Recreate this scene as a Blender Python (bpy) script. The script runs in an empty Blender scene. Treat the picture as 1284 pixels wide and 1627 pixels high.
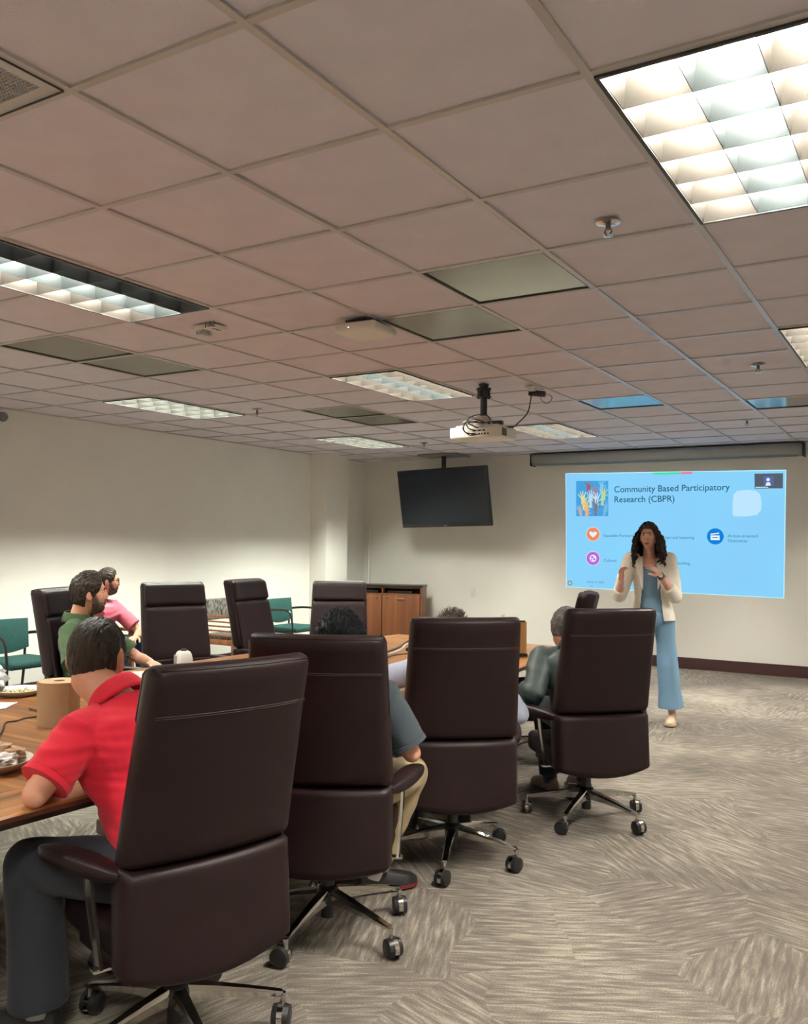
import bpy, bmesh, math, random
from mathutils import Vector, Matrix, noise
PI = math.pi
random.seed(7)
S = bpy.context.scene
COL = S.collection

# ------------------------------------------------------------------ camera
def make_camera():
    yaw, pitch, roll, f = 0.544244, 0.033918, 0.010974, 1400.36
    c, s = math.cos, math.sin
    fwd = Vector((-s(yaw)*c(pitch), c(yaw)*c(pitch), s(pitch)))
    right = Vector((c(yaw), s(yaw), 0)); up = right.cross(fwd)
    r2 = right*c(roll) + up*s(roll); u2 = -right*s(roll) + up*c(roll)
    cam = bpy.data.cameras.new('camera'); o = bpy.data.objects.new('camera', cam); COL.objects.link(o)
    m = Matrix((r2, u2, -fwd)).transposed().to_4x4()
    m.translation = Vector((1.3631, -1.5158, 1.512))
    o.matrix_world = m
    cam.sensor_fit = 'VERTICAL'; cam.sensor_height = 36.0; cam.lens = f/1627*36.0
    cam.clip_start = 0.02; cam.clip_end = 100
    S.camera = o
make_camera()

# ------------------------------------------------------------------ world, exposure, lamp strengths
w = bpy.data.worlds.new('world'); S.world = w; w.use_nodes = True
w.node_tree.nodes['Background'].inputs[0].default_value = (0.9, 0.95, 1, 1)
w.node_tree.nodes['Background'].inputs[1].default_value = 0.05
S.view_settings.view_transform = 'Standard'; S.view_settings.look = 'None'
S.view_settings.gamma = 1.0; S.view_settings.exposure = 0.0
try:
    S.view_settings.use_curve_mapping = False
    S.cycles.use_denoising = True
    S.cycles.max_bounces = 8; S.cycles.diffuse_bounces = 5; S.cycles.glossy_bounces = 4
    S.cycles.sample_clamp_indirect = 6.0
except Exception:
    pass
TUBE = 352.0          # radiance of the fluorescent tubes above the louvres
SLIDE = 1.0          # radiance of the projected picture
ZC = 2.706           # ceiling height
T = 0.6096           # ceiling module

# ------------------------------------------------------------------ materials
MATS = {}
def mat(name, col, rough=0.5, metal=0.0, var=0.0, vscale=8.0, bump=0.0, bscale=60.0, emit=0.0, spec=0.5, alpha=1.0,
        stretch=(1, 1, 1), trans=0.0, coat=0.0, sheen=0.0, col2=None):
    if name in MATS: return MATS[name]
    m = bpy.data.materials.new(name); m.use_nodes = True
    nt = m.node_tree; b = nt.nodes['Principled BSDF']
    b.inputs['Base Color'].default_value = (*col, 1); b.inputs['Roughness'].default_value = rough
    b.inputs['Metallic'].default_value = metal; b.inputs['Specular IOR Level'].default_value = spec
    b.inputs['Alpha'].default_value = alpha; b.inputs['Transmission Weight'].default_value = trans
    b.inputs['Coat Weight'].default_value = coat
    b.inputs['Sheen Weight'].default_value = sheen
    tc = nt.nodes.new('ShaderNodeTexCoord'); mp = nt.nodes.new('ShaderNodeMapping')
    mp.inputs['Scale'].default_value = stretch
    nt.links.new(tc.outputs['Object'], mp.inputs[0])
    if var > 0 or col2:
        n = nt.nodes.new('ShaderNodeTexNoise'); n.inputs['Scale'].default_value = vscale; n.inputs['Detail'].default_value = 5
        nt.links.new(mp.outputs[0], n.inputs['Vector'])
        mx = nt.nodes.new('ShaderNodeMix'); mx.data_type = 'RGBA'
        a = col if col2 else [c*(1-var) for c in col]; d = col2 if col2 else [min(1, c*(1+var)) for c in col]
        mx.inputs[6].default_value = (*a, 1); mx.inputs[7].default_value = (*d, 1)
        rp = nt.nodes.new('ShaderNodeMapRange'); rp.inputs[1].default_value = 0.32; rp.inputs[2].default_value = 0.68
        nt.links.new(n.outputs[0], rp.inputs[0]); nt.links.new(rp.outputs[0], mx.inputs[0])
        nt.links.new(mx.outputs[2], b.inputs['Base Color'])
    if bump > 0:
        n2 = nt.nodes.new('ShaderNodeTexNoise'); n2.inputs['Scale'].default_value = bscale; n2.inputs['Detail'].default_value = 4
        nt.links.new(mp.outputs[0], n2.inputs['Vector'])
        bp = nt.nodes.new('ShaderNodeBump'); bp.inputs['Strength'].default_value = bump; bp.inputs['Distance'].default_value = 0.01
        nt.links.new(n2.outputs[0], bp.inputs['Height']); nt.links.new(bp.outputs[0], b.inputs['Normal'])
    if emit > 0:
        b.inputs['Emission Color'].default_value = (*col, 1); b.inputs['Emission Strength'].default_value = emit
    MATS[name] = m
    return m
def emis(name, col, strength):
    if name in MATS: return MATS[name]
    m = bpy.data.materials.new(name); m.use_nodes = True; nt = m.node_tree
    nt.nodes.remove(nt.nodes['Principled BSDF'])
    e = nt.nodes.new('ShaderNodeEmission'); e.inputs[0].default_value = (*col, 1); e.inputs[1].default_value = strength
    nt.links.new(e.outputs[0], nt.nodes['Material Output'].inputs[0]); MATS[name] = m
    return m
def srgb(r, g, b):
    f = lambda c: (c/255/12.92) if c/255 <= 0.04045 else ((c/255+0.055)/1.055)**2.4
    return (f(r), f(g), f(b))

def carpet_mat():
    m = bpy.data.materials.new('carpet'); m.use_nodes = True; nt = m.node_tree; N = nt.nodes; L = nt.links
    b = N['Principled BSDF']; b.inputs['Roughness'].default_value = 0.92; b.inputs['Specular IOR Level'].default_value = 0.15
    geo = N.new('ShaderNodeNewGeometry')
    # warp the position so that the patches get soft, irregular borders
    nz = N.new('ShaderNodeTexNoise'); nz.inputs['Scale'].default_value = 1.3; nz.inputs['Detail'].default_value = 2
    L.new(geo.outputs['Position'], nz.inputs['Vector'])
    sc = N.new('ShaderNodeVectorMath'); sc.operation = 'SCALE'; sc.inputs['Scale'].default_value = 0.6
    L.new(nz.outputs['Color'], sc.inputs[0])
    ad = N.new('ShaderNodeVectorMath'); ad.operation = 'ADD'; L.new(geo.outputs['Position'], ad.inputs[0]); L.new(sc.outputs[0], ad.inputs[1])
    vo = N.new('ShaderNodeTexVoronoi'); vo.inputs['Scale'].default_value = 1.9; vo.voronoi_dimensions = '2D'
    L.new(ad.outputs[0], vo.inputs['Vector'])
    sp = N.new('ShaderNodeSeparateColor'); L.new(vo.outputs['Color'], sp.inputs[0])
    ang = N.new('ShaderNodeMath'); ang.operation = 'MULTIPLY'; ang.inputs[1].default_value = 6.28; L.new(sp.outputs[0], ang.inputs[0])
    rot = N.new('ShaderNodeVectorRotate'); rot.rotation_type = 'Z_AXIS'; L.new(geo.outputs['Position'], rot.inputs['Vector']); L.new(ang.outputs[0], rot.inputs['Angle'])
    mp = N.new('ShaderNodeMapping'); mp.inputs['Scale'].default_value = (6, 52, 1); L.new(rot.outputs[0], mp.inputs[0])
    n1 = N.new('ShaderNodeTexNoise'); n1.inputs['Scale'].default_value = 1.0; n1.inputs['Detail'].default_value = 3; n1.inputs['Roughness'].default_value = 0.6
    L.new(mp.outputs[0], n1.inputs['Vector'])
    n2 = N.new('ShaderNodeTexNoise'); n2.inputs['Scale'].default_value = 0.9; n2.inputs['Detail'].default_value = 3
    L.new(geo.outputs['Position'], n2.inputs['Vector'])
    n3 = N.new('ShaderNodeTexNoise'); n3.inputs['Scale'].default_value = 230; n3.inputs['Detail'].default_value = 2
    L.new(geo.outputs['Position'], n3.inputs['Vector'])
    a1 = N.new('ShaderNodeMath'); a1.operation = 'MULTIPLY_ADD'; a1.inputs[1].default_value = 0.45; L.new(n2.outputs[0], a1.inputs[0]); s1 = N.new('ShaderNodeMath'); s1.operation = 'MULTIPLY'; s1.inputs[1].default_value = 0.62; L.new(n1.outputs[0], s1.inputs[0]); L.new(s1.outputs[0], a1.inputs[2])
    a2 = N.new('ShaderNodeMath'); a2.operation = 'MULTIPLY_ADD'; a2.inputs[1].default_value = 0.40; L.new(n3.outputs[0], a2.inputs[0]); L.new(a1.outputs[0], a2.inputs[2])
    rp = N.new('ShaderNodeValToRGB'); e = rp.color_ramp.elements
    e[0].position = 0.62; e[0].color = (0.136, 0.117, 0.100, 1); e[1].position = 0.86; e[1].color = (0.38, 0.34, 0.28, 1)
    md = e.new(0.74); md.color = (0.198, 0.172, 0.146, 1)
    L.new(a2.outputs[0], rp.inputs[0]); L.new(rp.outputs[0], b.inputs['Base Color'])
    bp = N.new('ShaderNodeBump'); bp.inputs['Strength'].default_value = 0.5; bp.inputs['Distance'].default_value = 0.006
    L.new(n3.outputs[0], bp.inputs['Height']); L.new(bp.outputs[0], b.inputs['Normal'])
    return m
def wood_mat(name, dark, light, axis=0, scale=1.0, rough=0.35, coat=0.2, fine=40):
    m = bpy.data.materials.new(name); m.use_nodes = True; nt = m.node_tree; N = nt.nodes; L = nt.links
    b = N['Principled BSDF']; b.inputs['Roughness'].default_value = rough; b.inputs['Coat Weight'].default_value = coat; b.inputs['Coat Roughness'].default_value = 0.2
    tc = N.new('ShaderNodeTexCoord'); mp = N.new('ShaderNodeMapping')
    sc = [fine*scale]*3; sc[axis] = 0.9*scale; mp.inputs['Scale'].default_value = sc
    L.new(tc.outputs['Object'], mp.inputs[0])
    n = N.new('ShaderNodeTexNoise'); n.inputs['Scale'].default_value = 1.0; n.inputs['Detail'].default_value = 4; L.new(mp.outputs[0], n.inputs['Vector'])
    rp = N.new('ShaderNodeValToRGB'); e = rp.color_ramp.elements
    e[0].position = 0.33; e[0].color = (*dark, 1); e[1].position = 0.66; e[1].color = (*light, 1)
    L.new(n.outputs[0], rp.inputs[0]); L.new(rp.outputs[0], b.inputs['Base Color'])
    MATS[name] = m
    return m

WALL = mat('wall_paint', (0.83, 0.81, 0.75), 0.85, var=0.02, vscale=2, bump=0.05, bscale=200, spec=0.2)
TILE = mat('ceiling_tile_fibre', (0.68, 0.635, 0.70), 0.95, var=0.04, vscale=5, bump=0.25, bscale=260, spec=0.1)
TBAR = mat('ceiling_runner_paint', (0.47, 0.44, 0.43), 0.28, spec=0.6)
CARPET = carpet_mat()
LEATHER = mat('dark_brown_leather', (0.014, 0.0065, 0.0072), 0.45, var=0.12, vscale=5, bump=0.10, bscale=260, spec=0.20)
STITCH = mat('leather_stitch', (0.05, 0.035, 0.03), 0.6)
CHROME = mat('chrome', (0.72, 0.70, 0.67), 0.13, metal=1.0)
BLACKP = mat('black_plastic', (0.012, 0.012, 0.014), 0.38, spec=0.5)
BLACKM = mat('black_metal', (0.02, 0.02, 0.022), 0.45, metal=0.3)
WHITEP = mat('white_plastic', (0.78, 0.76, 0.70), 0.35)
GREENF = mat('green_fabric', (0.030, 0.085, 0.078), 0.9, var=0.12, vscale=60, bump=0.15, bscale=300, spec=0.1)
TEAK = wood_mat('striped_table_wood', srgb(104, 62, 31), srgb(178, 124, 74), axis=0, fine=34, rough=0.3)
TEAKB = wood_mat('table_border_wood', srgb(104, 62, 32), srgb(185, 128, 72), axis=1, fine=30, rough=0.3)
EDGEW = wood_mat('dark_edge_wood', (0.045, 0.016, 0.011), (0.085, 0.03, 0.018), axis=1, fine=20)
CHERRY = wood_mat('cherry_wood', srgb(112, 66, 40), srgb(134, 82, 50), axis=2, fine=16, rough=0.4, coat=0.1)
CHAIRW = wood_mat('chair_wood', srgb(96, 54, 28), srgb(150, 92, 50), axis=2, fine=30, rough=0.4)
BASEB = mat('baseboard_vinyl', (0.055, 0.020, 0.020), 0.5)

# ------------------------------------------------------------------ mesh helpers
def V(*a): return Vector(a if len(a) == 3 else a[0])
def box(bm, c, s, rot=None, bevel=0.0, mi=0, seg=2):
    r = bmesh.ops.create_cube(bm, size=1.0)
    vs = r['verts']
    for v in vs: v.co = Vector((v.co.x*s[0], v.co.y*s[1], v.co.z*s[2]))
    fs = list({f for v in vs for f in v.link_faces})
    if bevel > 0:
        es = list({e for v in vs for e in v.link_edges})
        rr = bmesh.ops.bevel(bm, geom=es, offset=bevel, segments=seg, profile=0.5, affect='EDGES')
        vs = list({v for f in rr['faces'] for v in f.verts} | {v for v in vs if v.is_valid})
        fs = list({f for v in vs for f in v.link_faces})
    for f in fs: f.material_index = mi
    M = Matrix.Translation(Vector(c)) @ (rot.to_4x4() if rot is not None else Matrix.Identity(4))
    for v in vs: v.co = M @ v.co
    return vs
def frame_of(d):
    d = d.normalized(); u = Vector((0, 0, 1)) if abs(d.z) < 0.92 else Vector((1, 0, 0))
    x = d.cross(u).normalized(); y = x.cross(d).normalized()
    return x, y
def rings(bm, rs, cap=True, mi=0, close=True, smooth=True):
    """rs: list of lists of points (same length), joined into a tube"""
    prev = None; first = None; out = []
    for r in rs:
        vs = [bm.verts.new(p) for p in r]
        if prev:
            n = len(vs)
            for i in range(n if close else n-1):
                f = bm.faces.new((prev[i], prev[(i+1) % n], vs[(i+1) % n], vs[i])); f.material_index = mi; f.smooth = smooth
        else: first = vs
        prev = vs; out.append(vs)
    if cap and close:
        f = bm.faces.new(list(reversed(first))); f.material_index = mi; f = bm.faces.new(prev); f.material_index = mi
    return out
def ring(c, x, y, rx, ry, n=12, p=2.0):
    out = []
    for i in range(n):
        a = 2*PI*i/n; ca, sa = math.cos(a), math.sin(a)
        out.append(c + x*(rx*math.copysign(abs(ca)**(2/p), ca)) + y*(ry*math.copysign(abs(sa)**(2/p), sa)))
    return out
def tube(bm, pts, rad, n=10, caps='flat', mi=0, flat=1.0, up=None):
    pts = [Vector(p) for p in pts]; m = len(pts)
    rad = [rad]*m if not hasattr(rad, '__len__') else list(rad)
    rs = []; px = None
    for i, p in enumerate(pts):
        d = (pts[min(i+1, m-1)] - pts[max(i-1, 0)])
        if d.length < 1e-9: d = Vector((0, 0, 1))
        d.normalize()
        if px is None: x, y = frame_of(d) if up is None else (d.cross(up).normalized(), d.cross(up).normalized().cross(d))
        else:
            x = (px - d*px.dot(d)).normalized(); y = x.cross(d)
        px = x
        if i == 0 and caps == 'round':
            for k in (0.95, 0.75, 0.45):
                rs.append(ring(p - d*rad[0]*k, x, y, rad[0]*math.sqrt(1-k*k), rad[0]*math.sqrt(1-k*k)*flat, n))
        rs.append(ring(p, x, y, rad[i], rad[i]*flat, n))
        if i == m-1 and caps == 'round':
            for k in (0.45, 0.75, 0.95):
                rs.append(ring(p + d*rad[-1]*k, x, y, rad[-1]*math.sqrt(1-k*k), rad[-1]*math.sqrt(1-k*k)*flat, n))
    rings(bm, rs, True, mi)
def smooth_path(pts, k=6):
    pts = [Vector(p) for p in pts]; out = []
    P = [pts[0]] + pts + [pts[-1]]
    for i in range(1, len(P)-2):
        for j in range(k):
            t = j/k; a, b, c, d = P[i-1], P[i], P[i+1], P[i+2]
            out.append(0.5*((2*b) + (-a+c)*t + (2*a-5*b+4*c-d)*t*t + (-a+3*b-3*c+d)*t**3))
    out.append(pts[-1])
    return out
def ell(bm, c, r, rot=None, seg=20, rg=12, mi=0):
    q = bmesh.ops.create_uvsphere(bm, u_segments=seg, v_segments=rg, radius=1.0)
    M = Matrix.Translation(Vector(c)) @ (rot.to_4x4() if rot is not None else Matrix.Identity(4)) @ Matrix.Diagonal((*r, 1))
    for v in q['verts']: v.co = M @ v.co
    for f in {f for v in q['verts'] for f in v.link_faces}: f.material_index = mi; f.smooth = True
def cyl(bm, p0, p1, r0, r1=None, n=16, mi=0):
    tube(bm, [p0, p1], [r0, r0 if r1 is None else r1], n, 'flat', mi)
def lathe(bm, prof, c=(0, 0, 0), n=28, mi=0, cap=True):
    c = Vector(c)
    rings(bm, [[c + Vector((r*math.cos(2*PI*i/n), r*math.sin(2*PI*i/n), z)) for i in range(n)] for r, z in prof], cap, mi)
def loft_grid(bm, fn, nu, nv, mi=0):
    g = [[bm.verts.new(fn(i/nu, j/nv)) for j in range(nv+1)] for i in range(nu+1)]
    for i in range(nu):
        for j in range(nv):
            f = bm.faces.new((g[i][j], g[i+1][j], g[i+1][j+1], g[i][j+1])); f.material_index = mi; f.smooth = True
    return g
def obj(name, bm, mats, parent=None, smooth=None, loc=None):
    bmesh.ops.recalc_face_normals(bm, faces=bm.faces[:])
    me = bpy.data.meshes.new(name); bm.to_mesh(me); bm.free()
    if smooth:
        for p in me.polygons: p.use_smooth = True
        try: me.set_sharp_from_angle(angle=math.radians(smooth if smooth is not True else 40))
        except Exception: pass
    for m in (mats if isinstance(mats, (list, tuple)) else [mats]): me.materials.append(m)
    o = bpy.data.objects.new(name, me); COL.objects.link(o)
    if parent is not None: o.parent = parent
    if loc is not None: o.location = loc
    return o
def tag(o, label, cat, group=None):
    o['label'] = label; o['category'] = cat
    if group: o['group'] = group
    return o
def thing(name, label, cat, loc=(0, 0, 0), rz=0.0, group=None):
    o = bpy.data.objects.new(name, None); COL.objects.link(o); o.location = loc; o.rotation_euler = (0, 0, rz)
    o.empty_display_size = 0.1
    return tag(o, label, cat, group)
def struct(name, bm, mats, parent=None, smooth=None):
    o = obj(name, bm, mats, parent, smooth)
    if parent is None: o['kind'] = 'structure'
    return o
def copy_tree(o, parent=None):
    c = o.copy(); COL.objects.link(c)
    if parent is not None: c.parent = parent
    for ch in list(o.children): copy_tree(ch, c)
    return c
def NB(): return bmesh.new()
def text_mesh(name, s, size, m, parent, loc, rot=(PI/2, 0, 0), align='LEFT', ext=0.0, bold=0.0):
    cu = bpy.data.curves.new(name, 'FONT'); cu.body = s; cu.size = size; cu.align_x = align; cu.align_y = 'CENTER'
    cu.extrude = ext; cu.offset = bold; cu.resolution_u = 3
    t = bpy.data.objects.new(name, cu); COL.objects.link(t)
    dg = bpy.context.evaluated_depsgraph_get(); dg.update()
    me = bpy.data.meshes.new_from_object(t.evaluated_get(dg))
    bpy.data.objects.remove(t); bpy.data.curves.remove(cu)
    me.materials.clear(); me.materials.append(m)
    o = bpy.data.objects.new(name, me); COL.objects.link(o)
    o.parent = parent; o.location = loc; o.rotation_euler = rot
    return o

# ------------------------------------------------------------------ room shell
XL, XR, YF, YB = -6.05, 2.45, 9.57, -3.45
def slab(name, c, s, m): 
    bm = NB(); box(bm, c, s); return struct(name, bm, m)
slab('floor', ((XL+XR)/2, (YF+YB)/2, -0.06), (XR-XL+0.4, YF-YB+0.4, 0.12), CARPET)
slab('wall_left', (XL-0.06, (YF+YB)/2, 1.475), (0.12, YF-YB+0.24, 2.95), WALL)
slab('wall_right', (XR+0.06, (YF+YB)/2, 1.475), (0.12, YF-YB+0.24, 2.95), WALL)
slab('wall_back', ((XL+XR)/2, YF+0.06, 1.475), (XR-XL, 0.12, 2.95), WALL)
slab('wall_front', ((XL+XR)/2, YB-0.06, 1.475), (XR-XL, 0.12, 2.95), WALL)
# boxed column against the left wall
slab('wall_column', (XL+0.14, 8.48, ZC/2+0.0), (0.28, 0.50, ZC+0.1), WALL)
def bboard(name, a, b, t=0.012, h=0.135):
    bm = NB(); c = ((a[0]+b[0])/2, (a[1]+b[1])/2, h/2+0.001); s = (abs(a[0]-b[0])+t, abs(a[1]-b[1])+t, h)
    box(bm, c, s, bevel=0.004); struct(name, bm, BASEB)
bboard('baseboard_back', (XL+0.01, YF-0.008), (XR-0.01, YF-0.008))
bboard('baseboard_left', (XL+0.008, YB+0.02), (XL+0.008, YF-0.02))
bboard('baseboard_right', (XR-0.008, YB+0.02), (XR-0.008, YF-0.02))
bboard('trim_1', (XL+0.28+0.008, 8.25), (XL+0.28+0.008, 8.72))
bboard('trim_2', (XL+0.02, 8.232), (XL+0.28, 8.232))

# ------------------------------------------------------------------ ceiling: deck, runners, tiles
X0, X1, K0, K1 = -10, 4, -6, 16
lights = [(-8, 1), (-4, 1), (1, 1), (-8, 6), (-4, 6), (1, 6), (-8, 11), (-4, 11), (1, 11), (-8, -4), (-4, -4), (1, -4)]
vents = [(-1, 3), (-2, 4), (-6, 3), (-6, 4), (-6, 8), (-6, 9), (-2, 9), (0, 10), (-2, -1)]
taken = set(vents)
for a, k in lights: taken |= {(a, k), (a, k+1)}
deck = NB(); box(deck, ((XL+XR)/2, (YF+YB)/2, ZC+0.22), (XR-XL+0.3, YF-YB+0.3, 0.06))
ceiling = struct('ceiling', deck, mat('deck_grey', (0.2, 0.2, 0.2), 0.9))
RW = 0.024
def runner(a, b, dz=0.0):
    bm = NB(); c = ((a[0]+b[0])/2, (a[1]+b[1])/2, ZC+0.004+dz); s = (abs(a[0]-b[0]) or RW, abs(a[1]-b[1]) or RW, 0.008)
    box(bm, c, s)
    box(bm, (c[0], c[1], ZC+0.022), (s[0] if s[0] > RW else 0.003, s[1] if s[1] > RW else 0.003, 0.03))
    return obj('ceiling_runner', bm, TBAR, ceiling)
def cross_runner(a0, a1, k):
    runner((max(XL, a0*T), k*T), (min(XR, a1*T), k*T), 0.0007)
for a in range(X0, X1+1): runner((max(XL, a*T) if a > X0 else XL+0.012, YB), (max(XL, a*T) if a > X0 else XL+0.012, YF))
for k in range(K0+1, K1):      # cross runners break where a light spans the joint
    a0 = X0
    for a in sorted([q for q, r in lights if r+1 == k]) + [X1]:
        cross_runner(a0, a if a < X1 else X1+1, k); a0 = a+1
bm = NB(); box(bm, (0, 0, 0), (T-0.006, T-0.006, 0.016), bevel=0.002, seg=1)
t0 = obj('ceiling_tile', bm, TILE, ceiling); used = False
for k in range(K0, K1):
    for a in range(X0, X1):
        if (a, k) in taken: continue
        o = t0 if not used else t0.copy()
        if used: COL.objects.link(o); o.parent = ceiling
        used = True
        cx, cy = (a+0.5)*T, (k+0.5)*T; sx = sy = 1.0
        lo, hi = cx-T/2, cx+T/2; lo2, hi2 = max(lo, XL), min(hi, XR)
        ylo, yhi = max(cy-T/2, YB), min(cy+T/2, YF)
        if hi2-lo2 < 0.05 or yhi-ylo < 0.05:
            if o is not t0: bpy.data.objects.remove(o)
            else: used = False
            continue
        o.location = ((lo2+hi2)/2, (ylo+yhi)/2, ZC+0.0165 + random.uniform(-0.0008, 0.0012)); o.scale = ((hi2-lo2)/T, (yhi-ylo)/T, 1)
        o.rotation_euler = (0, 0, 0)

# ------------------------------------------------------------------ recessed louvred lights
BLADE = mat('louvre_aluminium', (0.041, 0.040, 0.036), 0.45, metal=0.5)
TROFF = mat('light_tray_white', (0.6, 0.6, 0.58), 0.5)
FRAMEB = mat('light_frame_dark', (0.03, 0.028, 0.026), 0.5)
WARM, COOL = (1.0, 0.87, 0.72), (0.86, 1.0, 0.99)
def ceiling_light(a, k, label, cols=(0, 1, 0), strength=1.0):
    t = thing('ceiling_light', label, 'light', (a*T, k*T, ZC), 0, 'recessed fluorescent ceiling lights')
    W, Ln, H = T, 2*T, 0.135
    bm = NB()   # tray: four sides and a top
    g = 0.014
    box(bm, (W/2, Ln/2, H), (W-2*g, Ln-2*g, 0.006))
    for sx in (g, W-g): box(bm, (sx, Ln/2, H/2+0.008), (0.004, Ln-2*g, H-0.016))
    for sy in (g, Ln-g): box(bm, (W/2, sy, H/2+0.008), (W-2*g, 0.004, H-0.016))
    obj('tray', bm, TROFF, t)
    bm = NB()
    for sx in (g+0.004, W-g-0.004): box(bm, (sx, Ln/2, 0.0), (0.012, Ln-2*g, 0.012))
    for sy in (g+0.004, Ln-g-0.004): box(bm, (W/2, sy, 0.0), (W-2*g, 0.012, 0.012))
    obj('frame', bm, FRAMEB, t)
    zb, zt = 0.0, 0.081
    def vblade(p0, p1, wt=0.025, wb=0.002):
        bm = NB(); p0, p1 = Vector(p0), Vector(p1); d = (p1-p0).normalized(); n = Vector((-d.y, d.x, 0))
        rs = []
        for p in (p0, p1):
            rs.append([p+n*wb/2+V(0, 0, zb), p+n*wt*0.28+V(0, 0, (zb+zt)/2), p+n*wt/2+V(0, 0, zt), p-n*wt/2+V(0, 0, zt), p-n*wt*0.28+V(0, 0, (zb+zt)/2), p-n*wb/2+V(0, 0, zb)])
        rings(bm, rs, smooth=False); return bm
    e = g+0.010
    for i in range(0, 4):
        x = e + (W-2*e)*i/3
        obj('louvre_blade', vblade((x, e, 0), (x, Ln-e, 0)), BLADE, t)
    for j in range(0, 7):
        y = e + (Ln-2*e)*j/6
        obj('louvre_blade', vblade((e, y, 0), (W-e, y, 0)), BLADE, t)
    for i in range(3):
        x = e + (W-2*e)*(i+0.5)/3
        bm = NB(); cyl(bm, (x, 0.03, 0.104), (x, Ln-0.03, 0.104), 0.0165, n=10)
        q = cols[i]
        m = mat('unlit_tube', (0.6, 0.6, 0.6), 0.3) if q == 3 else emis('tube_light_%s' % ('warm', 'cool', 'bright')[q], (WARM, COOL, (0.97, 1.0, 0.88))[q], TUBE*(1, 1, 1.3)[q])
        obj('tube', bm, m, t, True)
    return t
L_LAB = {
 (1, 1): 'largest louvred ceiling light, in the top right corner, warm and cool cells',
 (-4, 1): 'louvred ceiling light at the left edge, one row of cells dark grey',
 (-8, 1): 'louvred ceiling light outside the picture, beyond the left edge by the wall',
 (-4, 6): 'louvred ceiling light directly left of the projector mount',
 (-8, 6): 'long thin louvred ceiling light nearest the left wall',
 (1, 6): 'louvred ceiling light cut by the right edge, at middle distance',
 (-8, 11): 'most distant small louvred ceiling light, above and left of the television',
 (-4, 11): 'louvred ceiling light just right of the projector, glowing white',
 (1, 11): 'louvred ceiling light outside the picture, right of the screen housing',
 (-8, -4): 'louvred ceiling light behind the camera by the left wall',
 (-4, -4): 'louvred ceiling light behind the camera, middle of its row',
 (1, -4): 'louvred ceiling light behind the camera above the open carpet'}
proto_l = {}
for a, k in lights:
    cols = (2, 2, 2) if a == -8 else ((0, 1, 3) if (a, k) == (-4, 1) else (0, 1, 0))
    if cols not in proto_l: proto_l[cols] = ceiling_light(a, k, L_LAB[(a, k)], cols)
    else:
        c = copy_tree(proto_l[cols]); c.location = (a*T, k*T, ZC); c['label'] = L_LAB[(a, k)]

# ------------------------------------------------------------------ ceiling vents and panels
PANEL = mat('olive_metal_panel', (0.29, 0.285, 0.225), 0.15, metal=0.9, var=0.05, vscale=3)
PANELD = mat('grey_metal_panel', (0.27, 0.265, 0.225), 0.25, metal=0.85, var=0.08, vscale=4)
V_LAB = {(-1, 3): ('large olive grey metal ceiling panel left of the sprinkler head', PANEL),
 (-2, 4): ('darker metal ceiling panel touching the white access point box', PANELD),
 (-6, 3): ('olive grey metal ceiling panel at the left edge, larger of that pair', PANEL),
 (-6, 4): ('dark metal ceiling panel below the fire strobe, right one of the left pair', PANELD),
 (-6, 8): ('upper one of two small olive ceiling panels left of the projector', PANEL),
 (-6, 9): ('lower one of two small grey ceiling panels left of the projector', PANELD),
 (-2, 9): ('shiny ceiling panel reflecting the blue slide, above the screen housing', PANEL),
 (0, 10): ('shiny ceiling panel at the right edge reflecting the edge of the slide', PANEL)}
for (a, k), (lab, m) in V_LAB.items():
    t = thing('ceiling_panel', lab, 'ceiling panel', (a*T+T/2, k*T+T/2, ZC), 0, 'metal ceiling panels')
    bm = NB(); box(bm, (0, 0, 0.012), (T-0.036, T-0.036, 0.008), bevel=0.002, seg=1); obj('panel', bm, m, t)
    bm = NB(); h = T/2-0.018
    for s in (-1, 1):
        box(bm, (s*h, 0, 0.009), (0.005, T-0.03, 0.012)); box(bm, (0, s*h, 0.009), (T-0.03, 0.005, 0.012))
    obj('frame', bm, FRAMEB, t)
t = thing('supply_vent', 'perforated grey air vent in the top left corner of the ceiling', 'vent', (-1.5*T, -0.5*T, ZC))
bm = NB(); h = T/2-0.035
for s in (-1, 1):
    box(bm, (s*h, 0, 0.004), (0.04, T-0.03, 0.008)); box(bm, (0, s*h, 0.004), (T-0.11, 0.04, 0.008))
obj('frame', bm, TBAR, t)
bm = NB()
for s in (-1, 1): box(bm, (0, s*(T/2-0.013), -0.001), (T-0.03, 0.004, 0.006)); box(bm, (s*(T/2-0.013), 0, -0.001), (0.004, T-0.03, 0.006))
obj('gap_seal', bm, FRAMEB, t)
bm = NB(); n = 44; w_ = T-0.11
for i in range(n+1):
    p = -w_/2 + w_*i/n
    box(bm, (p, 0, 0.005), (0.0045, w_, 0.004)); box(bm, (0, p, 0.005), (w_, 0.0045, 0.004))
g = obj('perforated_face', bm, TBAR, t); g['kind'] = 'stuff'
bm = NB(); box(bm, (0, 0, 0.05), (w_, w_, 0.004)); obj('duct', bm, BLACKP, t)

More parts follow.
